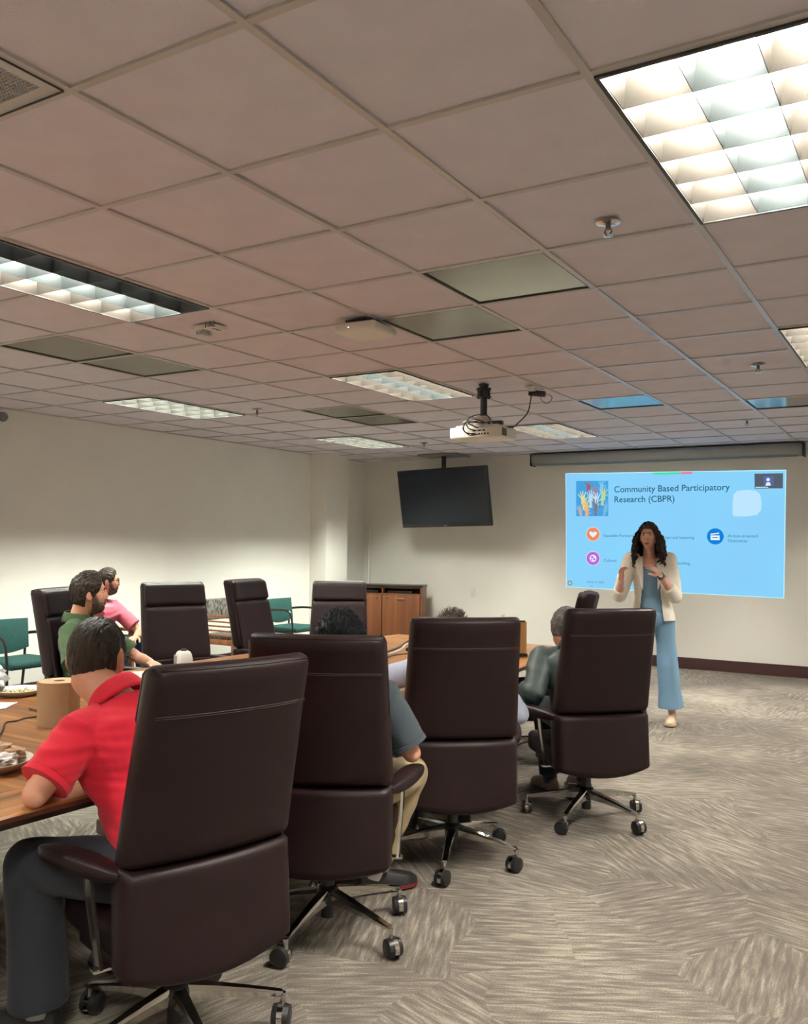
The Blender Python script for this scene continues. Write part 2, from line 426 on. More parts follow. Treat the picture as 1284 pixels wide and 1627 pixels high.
# ------------------------------------------------------------------ small ceiling devices
def sprinkler(x, y, label):
    t = thing('sprinkler_head', label, 'sprinkler', (x, y, ZC), 0, 'fire sprinkler heads')
    bm = NB(); lathe(bm, [(0.012, 0.0), (0.042, -0.001), (0.045, -0.006), (0.030, -0.010), (0.014, -0.011)], n=24); obj('escutcheon', bm, CHROME, t, True)
    bm = NB(); cyl(bm, (0, 0, -0.008), (0, 0, -0.03), 0.011, 0.009)
    for s in (-1, 1): tube(bm, [(s*0.008, 0, -0.028), (s*0.014, 0, -0.038), (s*0.003, 0, -0.052)], 0.003, 6)
    obj('nozzle', bm, mat('brass_dark', (0.18, 0.14, 0.10), 0.35, metal=0.9), t, True)
    bm = NB(); lathe(bm, [(0.002, -0.050), (0.019, -0.052), (0.020, -0.054), (0.002, -0.056)], n=16); obj('deflector', bm, CHROME, t, True)
for x, y, l in [(0.33, 1.63, 'chrome sprinkler head nearest the camera, below the big right light'),
                (0.36, 4.64, 'chrome sprinkler head above the right end of the screen housing, nearer one'),
                (-0.18, 7.34, 'small sprinkler head just above the screen housing'),
                (-3.95, 4.65, 'dark sprinkler head right of the thin light by the left wall'),
                (-3.89, 7.61, 'small sprinkler head left of the projector, above the television')]:
    sprinkler(x, y, l)
t = thing('fire_strobe', 'clear and white fire alarm strobe on the ceiling, lettered FIRE', 'fire alarm', (-2.11, 2.10, ZC), 0)
bm = NB(); box(bm, (0, 0, -0.012), (0.15, 0.115, 0.024), bevel=0.006); obj('plate', bm, WHITEP, t, True)
bm = NB(); box(bm, (-0.035, -0.005, -0.036), (0.062, 0.08, 0.026), bevel=0.011, seg=3); obj('lens', bm, mat('strobe_lens', (0.8, 0.8, 0.8), 0.06, trans=0.85), t, True)
bm = NB(); cyl(bm, (-0.035, -0.03, -0.034), (-0.035, 0.02, -0.034), 0.008); obj('flash_bulb', bm, CHROME, t)
text_mesh('lettering', 'FIRE', 0.042, BLACKP, t, (0.022, -0.059, -0.012), (PI/2, 0, 0), ext=0.0008)
text_mesh('lettering', 'FIRE', 0.042, BLACKP, t, (0.05, 0, -0.0248), (PI, 0, PI/2), align='CENTER', ext=0.0005)
t = thing('access_point', 'white square wireless access point box hanging at the dark ceiling panel', 'access point', (-1.29, 2.44, ZC), math.radians(4))
bm = NB(); box(bm, (0, 0, -0.05), (0.26, 0.26, 0.05), bevel=0.018, seg=4); obj('housing', bm, WHITEP, t, True)
bm = NB(); box(bm, (0, 0, -0.0135), (0.16, 0.16, 0.025), bevel=0.004); obj('mounting_plate', bm, BLACKP, t)
bm = NB(); cyl(bm, (-0.03, -0.1305, -0.055), (-0.03, -0.1285, -0.055), 0.003, n=8); obj('status_light', bm, emis('led', (0.7, 0.85, 1), 4), t)
t = thing('security_camera', 'small grey wall camera at the left edge under the ceiling', 'camera', (XL+0.002, 3.47, 2.62), 0)
bm = NB(); box(bm, (0.02, 0, 0), (0.04, 0.08, 0.1), bevel=0.006); obj('bracket', bm, WHITEP, t, True)
bm = NB(); ell(bm, (0.075, 0, 0.0), (0.045, 0.045, 0.045)); obj('dome', bm, mat('smoked_dome', (0.12, 0.12, 0.13), 0.1), t, True)
# ------------------------------------------------------------------ projector
t = thing('projector', 'white ceiling projector with tangled cables hanging from a black pole', 'projector', (-1.555, 4.45, 2.33), 0)
P0 = Vector((0, 0, 0))
bm = NB(); box(bm, (-0.01, 0.02, 0), (0.42, 0.30, 0.085), bevel=0.014, seg=3); box(bm, (-0.01, 0.03, 0.045), (0.36, 0.25, 0.03), bevel=0.012, seg=3); obj('body', bm, WHITEP, t, True)
bm = NB()
for i in range(7): box(bm, (0.201, -0.10+i*0.012, 0.0), (0.002, 0.004, 0.055))
for i in range(5): box(bm, (0.201, -0.065, -0.026+i*0.013), (0.003, 0.09, 0.003))
obj('side_grille', bm, BLACKP, t)
bm = NB()
for i, (x, z, sx, sz) in enumerate([(-0.01, 0.012, 0.03, 0.012), (0.03, 0.012, 0.03, 0.012), (0.065, 0.012, 0.022, 0.012), (-0.02, -0.012, 0.035, 0.014), (0.03, -0.014, 0.012, 0.012), (0.05, -0.014, 0.012, 0.012), (0.075, -0.014, 0.014, 0.014), (0.1, -0.014, 0.012, 0.012)]):
    box(bm, (x, -0.1305, z), (sx, 0.003, sz))
obj('port_row', bm, BLACKP, t)
bm = NB()
for x in (-0.16, -0.14, -0.12): box(bm, (x, -0.04, 0.0605), (0.012, 0.05, 0.002))
for x in (-0.17, -0.1): ell(bm, (x, -0.08, 0.047), (0.012, 0.012, 0.008), seg=10, rg=6)
obj('button', bm, BLACKP, t)
bm = NB(); cyl(bm, (0.10, 0.168, 0.0), (0.10, 0.195, 0.0), 0.038, 0.034, n=24); obj('lens', bm, BLACKP, t, True)
bm = NB(); lathe(bm, [(0.05, 0.06), (0.075, 0.066), (0.075, 0.10), (0.055, 0.105), (0.055, 0.13), (0.03, 0.135)]); 
for sx, sy in ((1, 1), (1, -1), (-1, 1), (-1, -1)): tube(bm, [(0, 0, 0.085), (sx*0.1, sy*0.08, 0.075), (sx*0.11, sy*0.09, 0.058)], 0.007, 6)
obj('mount_bracket', bm, mat('mount_white', (0.6, 0.58, 0.53), 0.4), t, True)
bm = NB(); cyl(bm, (0, 0, 0.12), (0, 0, 0.30), 0.026, n=20); obj('pole', bm, mat('pole_grey', (0.05, 0.05, 0.05), 0.35, metal=0.6), t, True)
bm = NB(); lathe(bm, [(0.03, 0.272), (0.058, 0.274), (0.058, 0.282), (0.03, 0.286), (0.03, 0.33), (0.056, 0.332), (0.056, 0.345), (0.03, 0.35), (0.04, 0.376)])
for i in range(6):
    a = i*PI/3; cyl(bm, (0.045*math.cos(a), 0.045*math.sin(a), 0.268), (0.045*math.cos(a), 0.045*math.sin(a), 0.345), 0.008, n=8)
obj('ceiling_clamp', bm, BLACKM, t, True)
for pts in ([(0.02, -0.125, 0.03), (-0.02, -0.16, 0.05), (-0.075, -0.13, 0.09), (-0.05, -0.06, 0.135), (0.03, -0.03, 0.14), (0.07, -0.02, 0.10)],
            [(-0.02, -0.133, -0.012), (-0.07, -0.17, 0.0), (-0.1, -0.15, 0.06), (-0.06, -0.1, 0.08), (0.03, -0.11, 0.07), (0.09, -0.10, 0.07)],
            [(-0.005, -0.133, 0.012), (-0.05, -0.15, 0.03), (-0.09, -0.13, 0.08), (-0.12, -0.09, 0.085), (-0.02, -0.12, 0.1), (0.05, -0.09, 0.075)],
            [(0.03, -0.133, -0.014), (-0.03, -0.165, -0.025), (-0.085, -0.16, 0.02), (-0.085, -0.12, 0.075), (0.0, -0.1, 0.085)],
            [(0.05, -0.1, 0.068), (0.0, -0.13, 0.075), (-0.06, -0.12, 0.085), (-0.11, -0.12, 0.078)]):
    bm = NB(); tube(bm, smooth_path(pts, 5), 0.0045, 6); obj('cable', bm, BLACKP, t, True)
bm = NB(); box(bm, (0.13, -0.06, 0.07), (0.11, 0.05, 0.028), bevel=0.006); obj('adapter', bm, BLACKP, t, True)
t = thing('ceiling_outlet', 'black power plug and box on the ceiling right of the projector pole', 'outlet', (-1.27, 4.72, ZC), 0)
bm = NB(); box(bm, (0, 0, -0.006), (0.075, 0.12, 0.012), bevel=0.003); box(bm, (0, 0, -0.02), (0.045, 0.08, 0.03), bevel=0.003); obj('cover_plate', bm, WHITEP, t, True)
bm = NB(); box(bm, (0.025, 0.02, -0.05), (0.13, 0.045, 0.045), Matrix.Rotation(0.15, 3, 'Y'), bevel=0.008); obj('power_adapter', bm, BLACKP, t, True)
bm = NB(); tube(bm, smooth_path([(0.09, 0.02, -0.06), (0.13, 0.03, -0.07), (0.14, 0.03, -0.10), (0.10, 0.03, -0.13), (0.06, 0.02, -0.10), (0.05, 0.02, -0.07)], 5), 0.0025, 6); obj('cable', bm, BLACKP, t, True)
bm = NB(); tube(bm, smooth_path([(-1.28, 4.71, 2.65), (-1.285, 4.70, 2.58), (-1.30, 4.68, 2.50), (-1.35, 4.62, 2.42), (-1.37, 4.55, 2.382), (-1.42, 4.42, 2.385), (-1.46, 4.36, 2.386)], 6), 0.005, 8)
tag(obj('power_cord', bm, BLACKP), 'black power cord curving from the ceiling plug down to the projector', 'cord')

# ------------------------------------------------------------------ television on its ceiling pole
TVM = mat('tv_screen_glass', (0.008, 0.013, 0.022), 0.2, spec=0.3)
t = thing('television', 'black flat television hung from the ceiling in the far corner', 'television', (-4.36, 8.98, 2.12), 0)
R = Matrix.Rotation(math.radians(10), 3, 'X') @ Matrix.Rotation(math.radians(-1.2), 3, 'Y')
Rz = Matrix.Rotation(math.radians(-3), 3, 'Z'); R = Rz @ R
bm = NB(); box(bm, (0, 0, 0), (1.42, 0.05, 0.80), R, bevel=0.008); obj('casing', bm, BLACKP, t, True)
bm = NB(); box(bm, R @ V(0, -0.0265, 0.012), (1.38, 0.002, 0.73), R); obj('screen', bm, TVM, t)
bm = NB(); box(bm, R @ V(0, -0.0268, -0.378), (0.05, 0.001, 0.008), R); obj('badge', bm, mat('badge_grey', (0.3, 0.3, 0.3), 0.3, metal=0.8), t)
bm = NB(); box(bm, (-0.06, 0.10, 0.19), (0.05, 0.05, 0.80), bevel=0.004); box(bm, (-0.06, 0.07, 0.0), (0.3, 0.06, 0.3)); obj('pole', bm, BLACKM, t)
bm = NB(); box(bm, (-0.06, 0.10, ZC-2.12-0.008), (0.60, 0.42, 0.012)); obj('ceiling_plate', bm, mat('plate_taupe', (0.2, 0.19, 0.17), 0.5), t)

# ------------------------------------------------------------------ screen housing
t = thing('projection_screen_housing', 'long grey roll up screen housing mounted along the ceiling above the slide', 'screen housing', (-3.26, 9.46, 2.62), 0)
HM = mat('housing_grey', (0.36, 0.37, 0.37), 0.45); Ln = 3.32
bm = NB()
prof = [(-0.08, 0.072), (-0.085, 0.02), (-0.07, -0.045), (-0.03, -0.07), (0.05, -0.07), (0.085, -0.03), (0.085, 0.072)]
rings(bm, [[Vector((x, y, z)) for y, z in prof] for x in (0, Ln)]); obj('casing', bm, HM, t)
bm = NB(); box(bm, (Ln/2, -0.02, 0.078), (Ln, 0.13, 0.012)); obj('mounting_rail', bm, BLACKP, t)
for x in (-0.006, Ln+0.006):
    bm = NB(); box(bm, (x, 0.0, -0.002), (0.016, 0.19, 0.16), bevel=0.006); obj('end_cap', bm, BLACKM, t, True)
bm = NB(); box(bm, (Ln/2, -0.045, -0.078), (Ln-0.1, 0.02, 0.014), bevel=0.003); obj('bottom_bar', bm, mat('bar_teal', (0.2, 0.27, 0.28), 0.3), t)

# ------------------------------------------------------------------ the projected slide on the wall
def SC(r, g, b): return srgb(r, g, b)
ys = 9.566
t = thing('projected_slide', 'bright blue projected slide reading Community Based Participatory Research (CBPR)', 'projected slide', (0, ys, 0), 0)
def poly(name, pts, y, m, parent=t):
    bm = NB(); a = [bm.verts.new((x, y, z)) for x, z in pts]; b_ = [bm.verts.new((x, y+0.0006, z)) for x, z in pts]
    bm.faces.new(a); bm.faces.new(b_[::-1]); n = len(pts)
    for i in range(n): bm.faces.new((a[i], b_[i], b_[(i+1) % n], a[(i+1) % n]))
    return obj(name, bm, m, parent)
BG = bpy.data.materials.new('slide_blue'); BG.use_nodes = True; nt = BG.node_tree; nt.nodes.remove(nt.nodes['Principled BSDF'])
e = nt.nodes.new('ShaderNodeEmission'); e.inputs[1].default_value = SLIDE; nz = nt.nodes.new('ShaderNodeTexNoise'); nz.inputs['Scale'].default_value = 1.2; nz.inputs['Detail'].default_value = 0
gg = nt.nodes.new('ShaderNodeTexCoord'); mx = nt.nodes.new('ShaderNodeMix'); mx.data_type = 'RGBA'
mx.inputs[6].default_value = (*SC(138, 218, 255), 1); mx.inputs[7].default_value = (*SC(138, 202, 248), 1)
nt.links.new(gg.outputs['Object'], nz.inputs[0]); nt.links.new(nz.outputs[0], mx.inputs[0]); nt.links.new(mx.outputs[2], e.inputs[0]); nt.links.new(e.outputs[0], nt.nodes['Material Output'].inputs[0])
poly('slide_background', [(-2.847, 2.444), (-1.5, 2.422), (-0.138, 2.402), (-0.150, 1.65), (-0.164, 0.903), (-1.5, 0.93), (-2.831, 0.939), (-2.84, 1.7)], 0, BG)
ED = emis('slide_edge', SC(200, 245, 255), SLIDE)
for a, b_ in (((-2.847, 2.444), (-0.138, 2.402)), ((-0.138, 2.402), (-0.164, 0.903)), ((-0.164, 0.903), (-2.831, 0.939)), ((-2.831, 0.939), (-2.847, 2.444))):
    d = Vector((b_[0]-a[0], 0, b_[1]-a[1])).normalized()*0.009; n = (-d.z, d.x)
    poly('slide_border', [a, b_, (b_[0]-n[0], b_[1]-n[1]), (a[0]-n[0], a[1]-n[1])], -0.0008, ED)
TXT = emis('slide_text', SC(38, 92, 118), SLIDE); TX2 = emis('slide_small_text', SC(62, 120, 150), SLIDE)
text_mesh('title_text', 'Community Based Participatory', 0.112, TXT, t, (-2.19, -0.0016, 2.212), bold=0.0008).scale = (0.985, 1, 1)
text_mesh('title_text', 'Research (CBPR)', 0.112, TXT, t, (-2.19, -0.0016, 2.082), bold=0.0008).scale = (0.985, 1, 1)
for s, x, z in (('Equitable Partnerships', -2.325, 1.622), ('Reciprocal Learning', -1.60, 1.604), ('Cultural', -2.325, 1.30), ('Building', -1.40, 1.286), ('Action-oriented', -0.79, 1.626), ('Outcomes', -0.79, 1.568)):
    text_mesh('caption_text', s, 0.052, TX2, t, (x, -0.0016, z))
text_mesh('footnote_text', 'Harlee, K. 2023', 0.036, TX2, t, (-2.545, -0.0016, 1.018)); text_mesh('footnote_text', '(a)', 0.03, TX2, t, (-2.50, -0.0016, 0.966))
def disc(name, cx, cz, r, m, y=-0.001, n=32): return poly(name, [(cx+r*math.cos(2*PI*i/n), cz+r*math.sin(2*PI*i/n)) for i in range(n)], y, m)
WH = emis('slide_white', SC(225, 245, 255), SLIDE)
disc('icon_disc', -2.465, 1.640, 0.094, emis('slide_pale_ring', SC(220, 225, 235), SLIDE)); disc('icon_disc', -2.465, 1.640, 0.086, emis('slide_orange', SC(240, 140, 96), SLIDE), -0.0016)
poly('handshake_icon', [(-2.52, 1.665), (-2.49, 1.675), (-2.465, 1.66), (-2.44, 1.675), (-2.41, 1.662), (-2.425, 1.63), (-2.465, 1.595), (-2.505, 1.63)], -0.0022, WH)
disc('icon_disc', -2.465, 1.325, 0.094, emis('slide_pale_ring', (1, 1, 1), SLIDE)); disc('icon_disc', -2.465, 1.325, 0.086, emis('slide_purple', SC(190, 105, 215), SLIDE), -0.0016)
disc('globe_icon', -2.465, 1.325, 0.046, WH, -0.0022)
for px, pz, s in ((-2.475, 1.34, 0.018), (-2.448, 1.315, 0.016), (-2.485, 1.305, 0.012)): disc('globe_icon', px, pz, s, emis('slide_purple', (0, 0, 0), 1), -0.0028, 7)
disc('icon_disc', -0.935, 1.620, 0.098, emis('slide_strong_blue', SC(20, 130, 220), SLIDE), -0.0012)
poly('clapper_icon', [(-0.99, 1.575), (-0.885, 1.575), (-0.885, 1.632), (-0.99, 1.632)], -0.002, WH)
poly('clapper_icon', [(-0.99, 1.637), (-0.888, 1.652), (-0.89, 1.666), (-0.992, 1.652)], -0.002, WH)
poly('clapper_icon', [(-0.97, 1.60), (-0.905, 1.60), (-0.905, 1.61), (-0.97, 1.61)], -0.0026, TXT)
poly('painted_glare', [(-0.734+x, 1.86+z) for x, z in ((0.0, 0.02), (0.02, 0.0), (0.16, 0.0), (0.27, 0.015), (0.318, 0.07), (0.326, 0.17), (0.31, 0.26), (0.26, 0.305), (0.16, 0.318), (0.05, 0.305), (0.008, 0.26), (0.0, 0.15))], -0.0016, emis('slide_glare', SC(190, 230, 255), SLIDE))  # rounded patch of glare, painted into the slide as a paler glowing shape
poly('toolbar', [(-1.70, 2.418), (-1.352, 2.413), (-1.352, 2.388), (-1.66, 2.392), (-1.70, 2.404)], -0.0022, emis('slide_green', SC(70, 225, 160), SLIDE))
poly('toolbar', [(-1.348, 2.413), (-1.205, 2.411), (-1.205, 2.386), (-1.348, 2.388)], -0.0022, emis('slide_red', SC(240, 120, 150), SLIDE))
poly('video_inset', [(-0.486, 2.366), (-0.172, 2.362), (-0.174, 2.186), (-0.484, 2.190)], -0.002, emis('slide_dark', SC(88, 96, 110), SLIDE))
poly('video_inset', [(-0.385, 2.335), (-0.275, 2.335), (-0.275, 2.22), (-0.385, 2.22)], -0.0026, emis('slide_navy', SC(92, 108, 160), SLIDE))
disc('video_inset', -0.335, 2.292, 0.02, WH, -0.003, 12); poly('video_inset', [(-0.365, 2.222), (-0.305, 2.222), (-0.315, 2.26), (-0.35, 2.262)], -0.003, WH)
poly('video_inset', [(-0.475, 2.208), (-0.335, 2.207), (-0.335, 2.199), (-0.475, 2.200)], -0.0028, WH)
disc('slide_logo', -2.779, 0.995, 0.033, emis('slide_grey', SC(120, 150, 160), SLIDE)); disc('slide_logo', -2.779, 0.995, 0.018, emis('slide_cream', SC(205, 205, 170), SLIDE), -0.0016)
# picture of raised hands, drawn flat
poly('picture', [(-2.699, 2.339), (-2.266, 2.330), (-2.264, 1.873), (-2.697, 1.876)], -0.001, emis('picture_blue', SC(70, 165, 225), SLIDE))
def flat_hand(x, z, s, col, y, tilt=0.0):
    m = emis('picture_%d_%d_%d' % col, SC(*col), SLIDE); pts = []
    def seg(a0, w, l0, l1):
        a = a0+tilt; d = (math.sin(a), math.cos(a)); n = (d[1], -d[0])
        return [(x-n[0]*w+d[0]*l0, z-n[1]*w+d[1]*l0), (x-n[0]*w*0.7+d[0]*l1, z-n[1]*w*0.7+d[1]*l1), (x+n[0]*w*0.7+d[0]*l1, z+n[1]*w*0.7+d[1]*l1), (x+n[0]*w+d[0]*l0, z+n[1]*w+d[1]*l0)]
    bm = NB()
    for q in [seg(0, 0.034*s, -0.05*s, 0.055*s), seg(0, 0.024*s, -0.13*s, -0.04*s)] + [seg(a, 0.0085*s, 0.02*s, l*s) for a, l in ((-0.55, 0.115), (-0.2, 0.13), (0.1, 0.135), (0.42, 0.12), (1.15, 0.085))]:
        q = [(min(-2.268, max(-2.696, a)), min(2.328, max(1.878, b))) for a, b in q]
        bm.faces.new([bm.verts.new((a, y, b)) for a, b in q])
    obj('picture_hand', bm, m, t)
for i, (x, z, s, c, tl) in enumerate([(-2.53, 2.245, 0.85, (150, 105, 120), -0.1), (-2.355, 2.25, 0.8, (130, 200, 235), 0.1), (-2.45, 2.17, 0.8, (165, 130, 155), 0.1), (-2.33, 2.13, 0.9, (190, 215, 160), 0.12),
        (-2.5, 2.10, 0.9, (170, 225, 245), 0.0), (-2.42, 2.06, 0.9, (205, 235, 250), 0.0), (-2.6, 2.08, 0.95, (225, 225, 160), -0.15), (-2.56, 1.99, 0.9, (235, 195, 120), -0.1), (-2.3, 1.97, 0.85, (120, 185, 225), 0.2),
        (-2.64, 1.93, 0.7, (195, 175, 180), -0.2), (-2.43, 1.98, 0.9, (125, 125, 140), 0.03), (-2.55, 1.90, 0.7, (235, 175, 130), 0.1)]):
    flat_hand(x, z, s, c, -0.0016-0.0003*i, tl)

# ------------------------------------------------------------------ wall plates, pole
t = thing('light_switch', 'white light switch plate on the wall right of the cabinet', 'switch', (-4.20, 9.566, 0.815), 0)
bm = NB(); box(bm, (0, 0, 0), (0.075, 0.008, 0.118), bevel=0.003); obj('plate', bm, WHITEP, t, True)
bm = NB(); box(bm, (0, -0.006, 0), (0.03, 0.006, 0.06), Matrix.Rotation(0.1, 3, 'X'), bevel=0.001); obj('rocker', bm, WHITEP, t, True)
t = thing('wall_outlet', 'white outlet with a plug low on the back wall, just above the chair backs', 'outlet', (-3.745, 9.566, 0.49), 0)
bm = NB(); box(bm, (0, 0, 0), (0.075, 0.008, 0.118), bevel=0.003); obj('plate', bm, WHITEP, t, True)
bm = NB(); box(bm, (0, -0.022, 0.028), (0.04, 0.036, 0.035), bevel=0.006); obj('plug', bm, WHITEP, t, True)
bm = NB(); tube(bm, [(-5.84, 9.36, 0.012), (-5.925, 9.54, 1.76)], 0.018, 8)
tag(obj('white_rod', bm, WHITEP, None, True), 'thin white rod leaning in the corner behind the cabinet', 'rod')

# ------------------------------------------------------------------ credenza cabinet
t = thing('cabinet', 'cherry wood cabinet with dark top and two doors in the far corner', 'cabinet', (-5.30, 8.925, 0), math.radians(18))
cx0, cx1, H = -0.57, 0.57, 0.905
def part(name, c, s, m, parent, bevel=0.003, rot=None):
    bm = NB(); box(bm, c, s, rot, bevel=bevel); return obj(name, bm, m, parent, True)
part('side_panel', (cx0+0.012, 0.155, 0.44), (0.024, 0.31, 0.88), CHERRY, t); part('side_panel', (cx1-0.012, 0.155, 0.44), (0.024, 0.31, 0.88), CHERRY, t)
part('back_panel', (0, 0.304, 0.44), (1.09, 0.012, 0.88), CHERRY, t); part('bottom_panel', (0, 0.15, 0.08), (1.09, 0.28, 0.02), CHERRY, t)
part('shelf', (0, 0.155, 0.78), (1.09, 0.29, 0.018), CHERRY, t); part('divider', (0.0, 0.155, 0.832), (0.02, 0.29, 0.085), CHERRY, t)
part('rail', (0, 0.012, 0.872), (1.09, 0.02, 0.016), CHERRY, t)
bm = NB(); box(bm, (0, 0.15, 0.895), (1.16, 0.34, 0.028), bevel=0.005); obj('top', bm, mat('black_top', (0.016, 0.015, 0.015), 0.3), t, True)
part('plinth', (0, 0.16, 0.035), (1.06, 0.26, 0.07), BLACKP, t)
for x, hx, lx in ((-0.273, -0.25, -0.07), (0.273, 0.28, 0.08)):
    d = part('door', (x, 0.0, 0.43), (0.535, 0.02, 0.68), CHERRY, t)
    bm = NB(); tube(bm, [(hx-0.055, -0.012, 0.722), (hx-0.055, -0.032, 0.722), (hx+0.055, -0.032, 0.722), (hx+0.055, -0.012, 0.722)], 0.006, 8); obj('handle', bm, CHROME, d, True)
    bm = NB(); cyl(bm, (lx, -0.008, 0.722), (lx, -0.014, 0.722), 0.010, n=12); obj('lock', bm, BLACKM, d, True)
bm = NB(); box(bm, (0.24, 0.14, 0.808), (0.36, 0.18, 0.036), bevel=0.004); o = obj('media_box', bm, BLACKP, None, True); o.location = (-5.30, 8.925, 0); o.rotation_euler = (0, 0, math.radians(18)); tag(o, 'flat black media box on the open shelf of the cherry cabinet', 'media box')
bm = NB(); box(bm, (-0.27, 0.14, 0.811), (0.40, 0.2, 0.042), bevel=0.004); o = obj('media_box', bm, BLACKP, None, True); o.location = (-5.30, 8.925, 0); o.rotation_euler = (0, 0, math.radians(18)); tag(o, 'black equipment box on the left half of the cabinet shelf', 'media box')

# ------------------------------------------------------------------ conference table
TX, TY, THL = -1.75, 1.65, 3.15
def thw(y): return 0.97 - 0.22*((y-TY)/THL)**2
t = thing('conference_table', 'long boat shaped conference table with striped wood top and dark edge', 'table', (TX, TY, 0), 0)
ys_ = [-THL + 2*THL*i/24 for i in range(25)]
def outline(inset, yi):
    yy = [max(-THL+yi, min(THL-yi, y)) for y in ys_]
    return [(thw(TY+y)-inset, y) for y in yy] + [(-(thw(TY+y)-inset), y) for y in reversed(yy)]
bm = NB(); a = [bm.verts.new((x, y, 0.742)) for x, y in outline(0.23, 0.23)]
lo = [bm.verts.new((x, y, 0.730)) for x, y in outline(0.23, 0.23)]
bm.faces.new(a); bm.faces.new(lo[::-1])
for i in range(len(a)): bm.faces.new((a[i], a[(i+1) % len(a)], lo[(i+1) % len(a)], lo[i]))
obj('top_field', bm, TEAK, t)
bm = NB(); A = [[bm.verts.new((x, y, z)) for x, y in outline(i, j)] for i, j, z in ((0.2315, 0.2315, 0.7415), (0.012, 0.012, 0.7415), (0.0, 0.0, 0.736))]
n = len(A[0])
for q in range(2):
    for i in range(n): bm.faces.new((A[q][i], A[q][(i+1) % n], A[q+1][(i+1) % n], A[q+1][i]))
obj('top_border', bm, TEAKB, t)
bm = NB(); A = [[bm.verts.new((x, y, z)) for x, y in outline(i, i)] for i, z in ((0.0, 0.736), (0.002, 0.722), (0.055, 0.688), (0.2, 0.688), (0.2, 0.72))]
for q in range(4):
    for i in range(n): bm.faces.new((A[q][i], A[q][(i+1) % n], A[q+1][(i+1) % n], A[q+1][i]))
bm.faces.new(A[-1]); obj('edge', bm, EDGEW, t)
for y in (-2.1, 0.0, 2.1):
    bm = NB(); box(bm, (0, y, 0.36), (0.95, 0.09, 0.655), bevel=0.01); box(bm, (0, y, 0.045), (1.15, 0.16, 0.075), bevel=0.01); obj('pedestal', bm, EDGEW, t, True)

# ------------------------------------------------------------------ conference chairs
def back_surface(u, v, off):
    """u across -1..1, v height 0..1 (0 bottom, 1 top); rear surface offset by off forwards"""
    z = 0.318 + (1.178-0.318)*v
    if z < 0.613: k = (z-0.318)/(0.613-0.318); y = -0.235 + 0.022*k; hw = 0.267
    else: k = (z-0.613)/(1.178-0.613); y = -0.213 - 0.130*k**1.05; hw = 0.269 - 0.019*k
    y += 0.034*abs(u)**2.2 - 0.034
    return hw*u, y+off, z
def slab_back(v0, v1, off0, off1, rad, nu=16, nv=14, inset=0.0, sag=0.0, pinch=0.03):
    """closed padded slab following the back between v0 and v1; rounded rims"""
    bm = NB(); H_ = (v1-v0)*0.86
    def pt(a, b, side):
        # a,b in -1..1 ; side 0 rear 1 front; squircle rounding of the corners and rims
        ea = max(0, abs(a)-(1-rad/0.26)); eb = max(0, abs(b)-(1-rad*2/H_))
        ka, kb = ea/(rad/0.26), eb/(rad*2/H_)
        k = min(1.0, math.hypot(ka, kb)); rim = 1-math.sqrt(max(0, 1-k*k))
        f = 1.0
        if ka > 0 and kb > 0 and math.hypot(ka, kb) > 1:
            h_ = math.hypot(ka, kb); ka2, kb2 = ka/h_, kb/h_
            a = math.copysign((1-rad/0.26) + ka2*rad/0.26, a); b = math.copysign((1-rad*2/H_) + kb2*rad*2/H_, b)
        u = a*(1-inset); v = v0 + (v1-v0)*(b+1)/2
        mid = (off0+off1)/2; half = (off1-off0)/2
        o = mid + (half*(1-rim*0.85))*(1 if side else -1)
        x, y, z = back_surface(u, v, o)
        if sag and b < 0: z -= sag*(1-a*a)*(-b)
        return Vector((x, y, z))
    def grid_param(n):
        return [math.sin(PI/2*(-1+2*i/n)) for i in range(n+1)]
    ga, gb = grid_param(nu), grid_param(nv)
    G = [[[bm.verts.new(pt(a, b, s)) for b in gb] for a in ga] for s in (0, 1)]
    for s in (0, 1):
        for i in range(nu):
            for j in range(nv):
                q = (G[s][i][j], G[s][i+1][j], G[s][i+1][j+1], G[s][i][j+1]); bm.faces.new(q if s else q[::-1])
    def wall(l0, l1):
        for i in range(len(l0)-1):
            try: bm.faces.new((l0[i], l0[i+1], l1[i+1], l1[i]))
            except ValueError: pass
    wall([G[0][i][0] for i in range(nu+1)], [G[1][i][0] for i in range(nu+1)]); wall([G[0][i][-1] for i in range(nu+1)], [G[1][i][-1] for i in range(nu+1)])
    wall(G[0][0], G[1][0]); wall(G[0][-1], G[1][-1])
    for f in bm.faces: f.smooth = True
    return bm
def cushion(bm, c, s, r=0.03, puff=0.015, n=12, rot=None, taper=0.0):
    """rounded box with a puffed top"""
    vs = box(bm, (0, 0, 0), s, bevel=r, seg=4)
    M = Matrix.Translation(Vector(c)) @ (rot.to_4x4() if rot is not None else Matrix.Identity(4))
    for v in vs:
        a, b = v.co.x/(s[0]/2), v.co.y/(s[1]/2)
        v.co.x *= 1 - taper*(b*0.5+0.5)
        if v.co.z > 0: v.co.z += puff*(1-a*a)*(1-b*b)
        v.co = M @ v.co
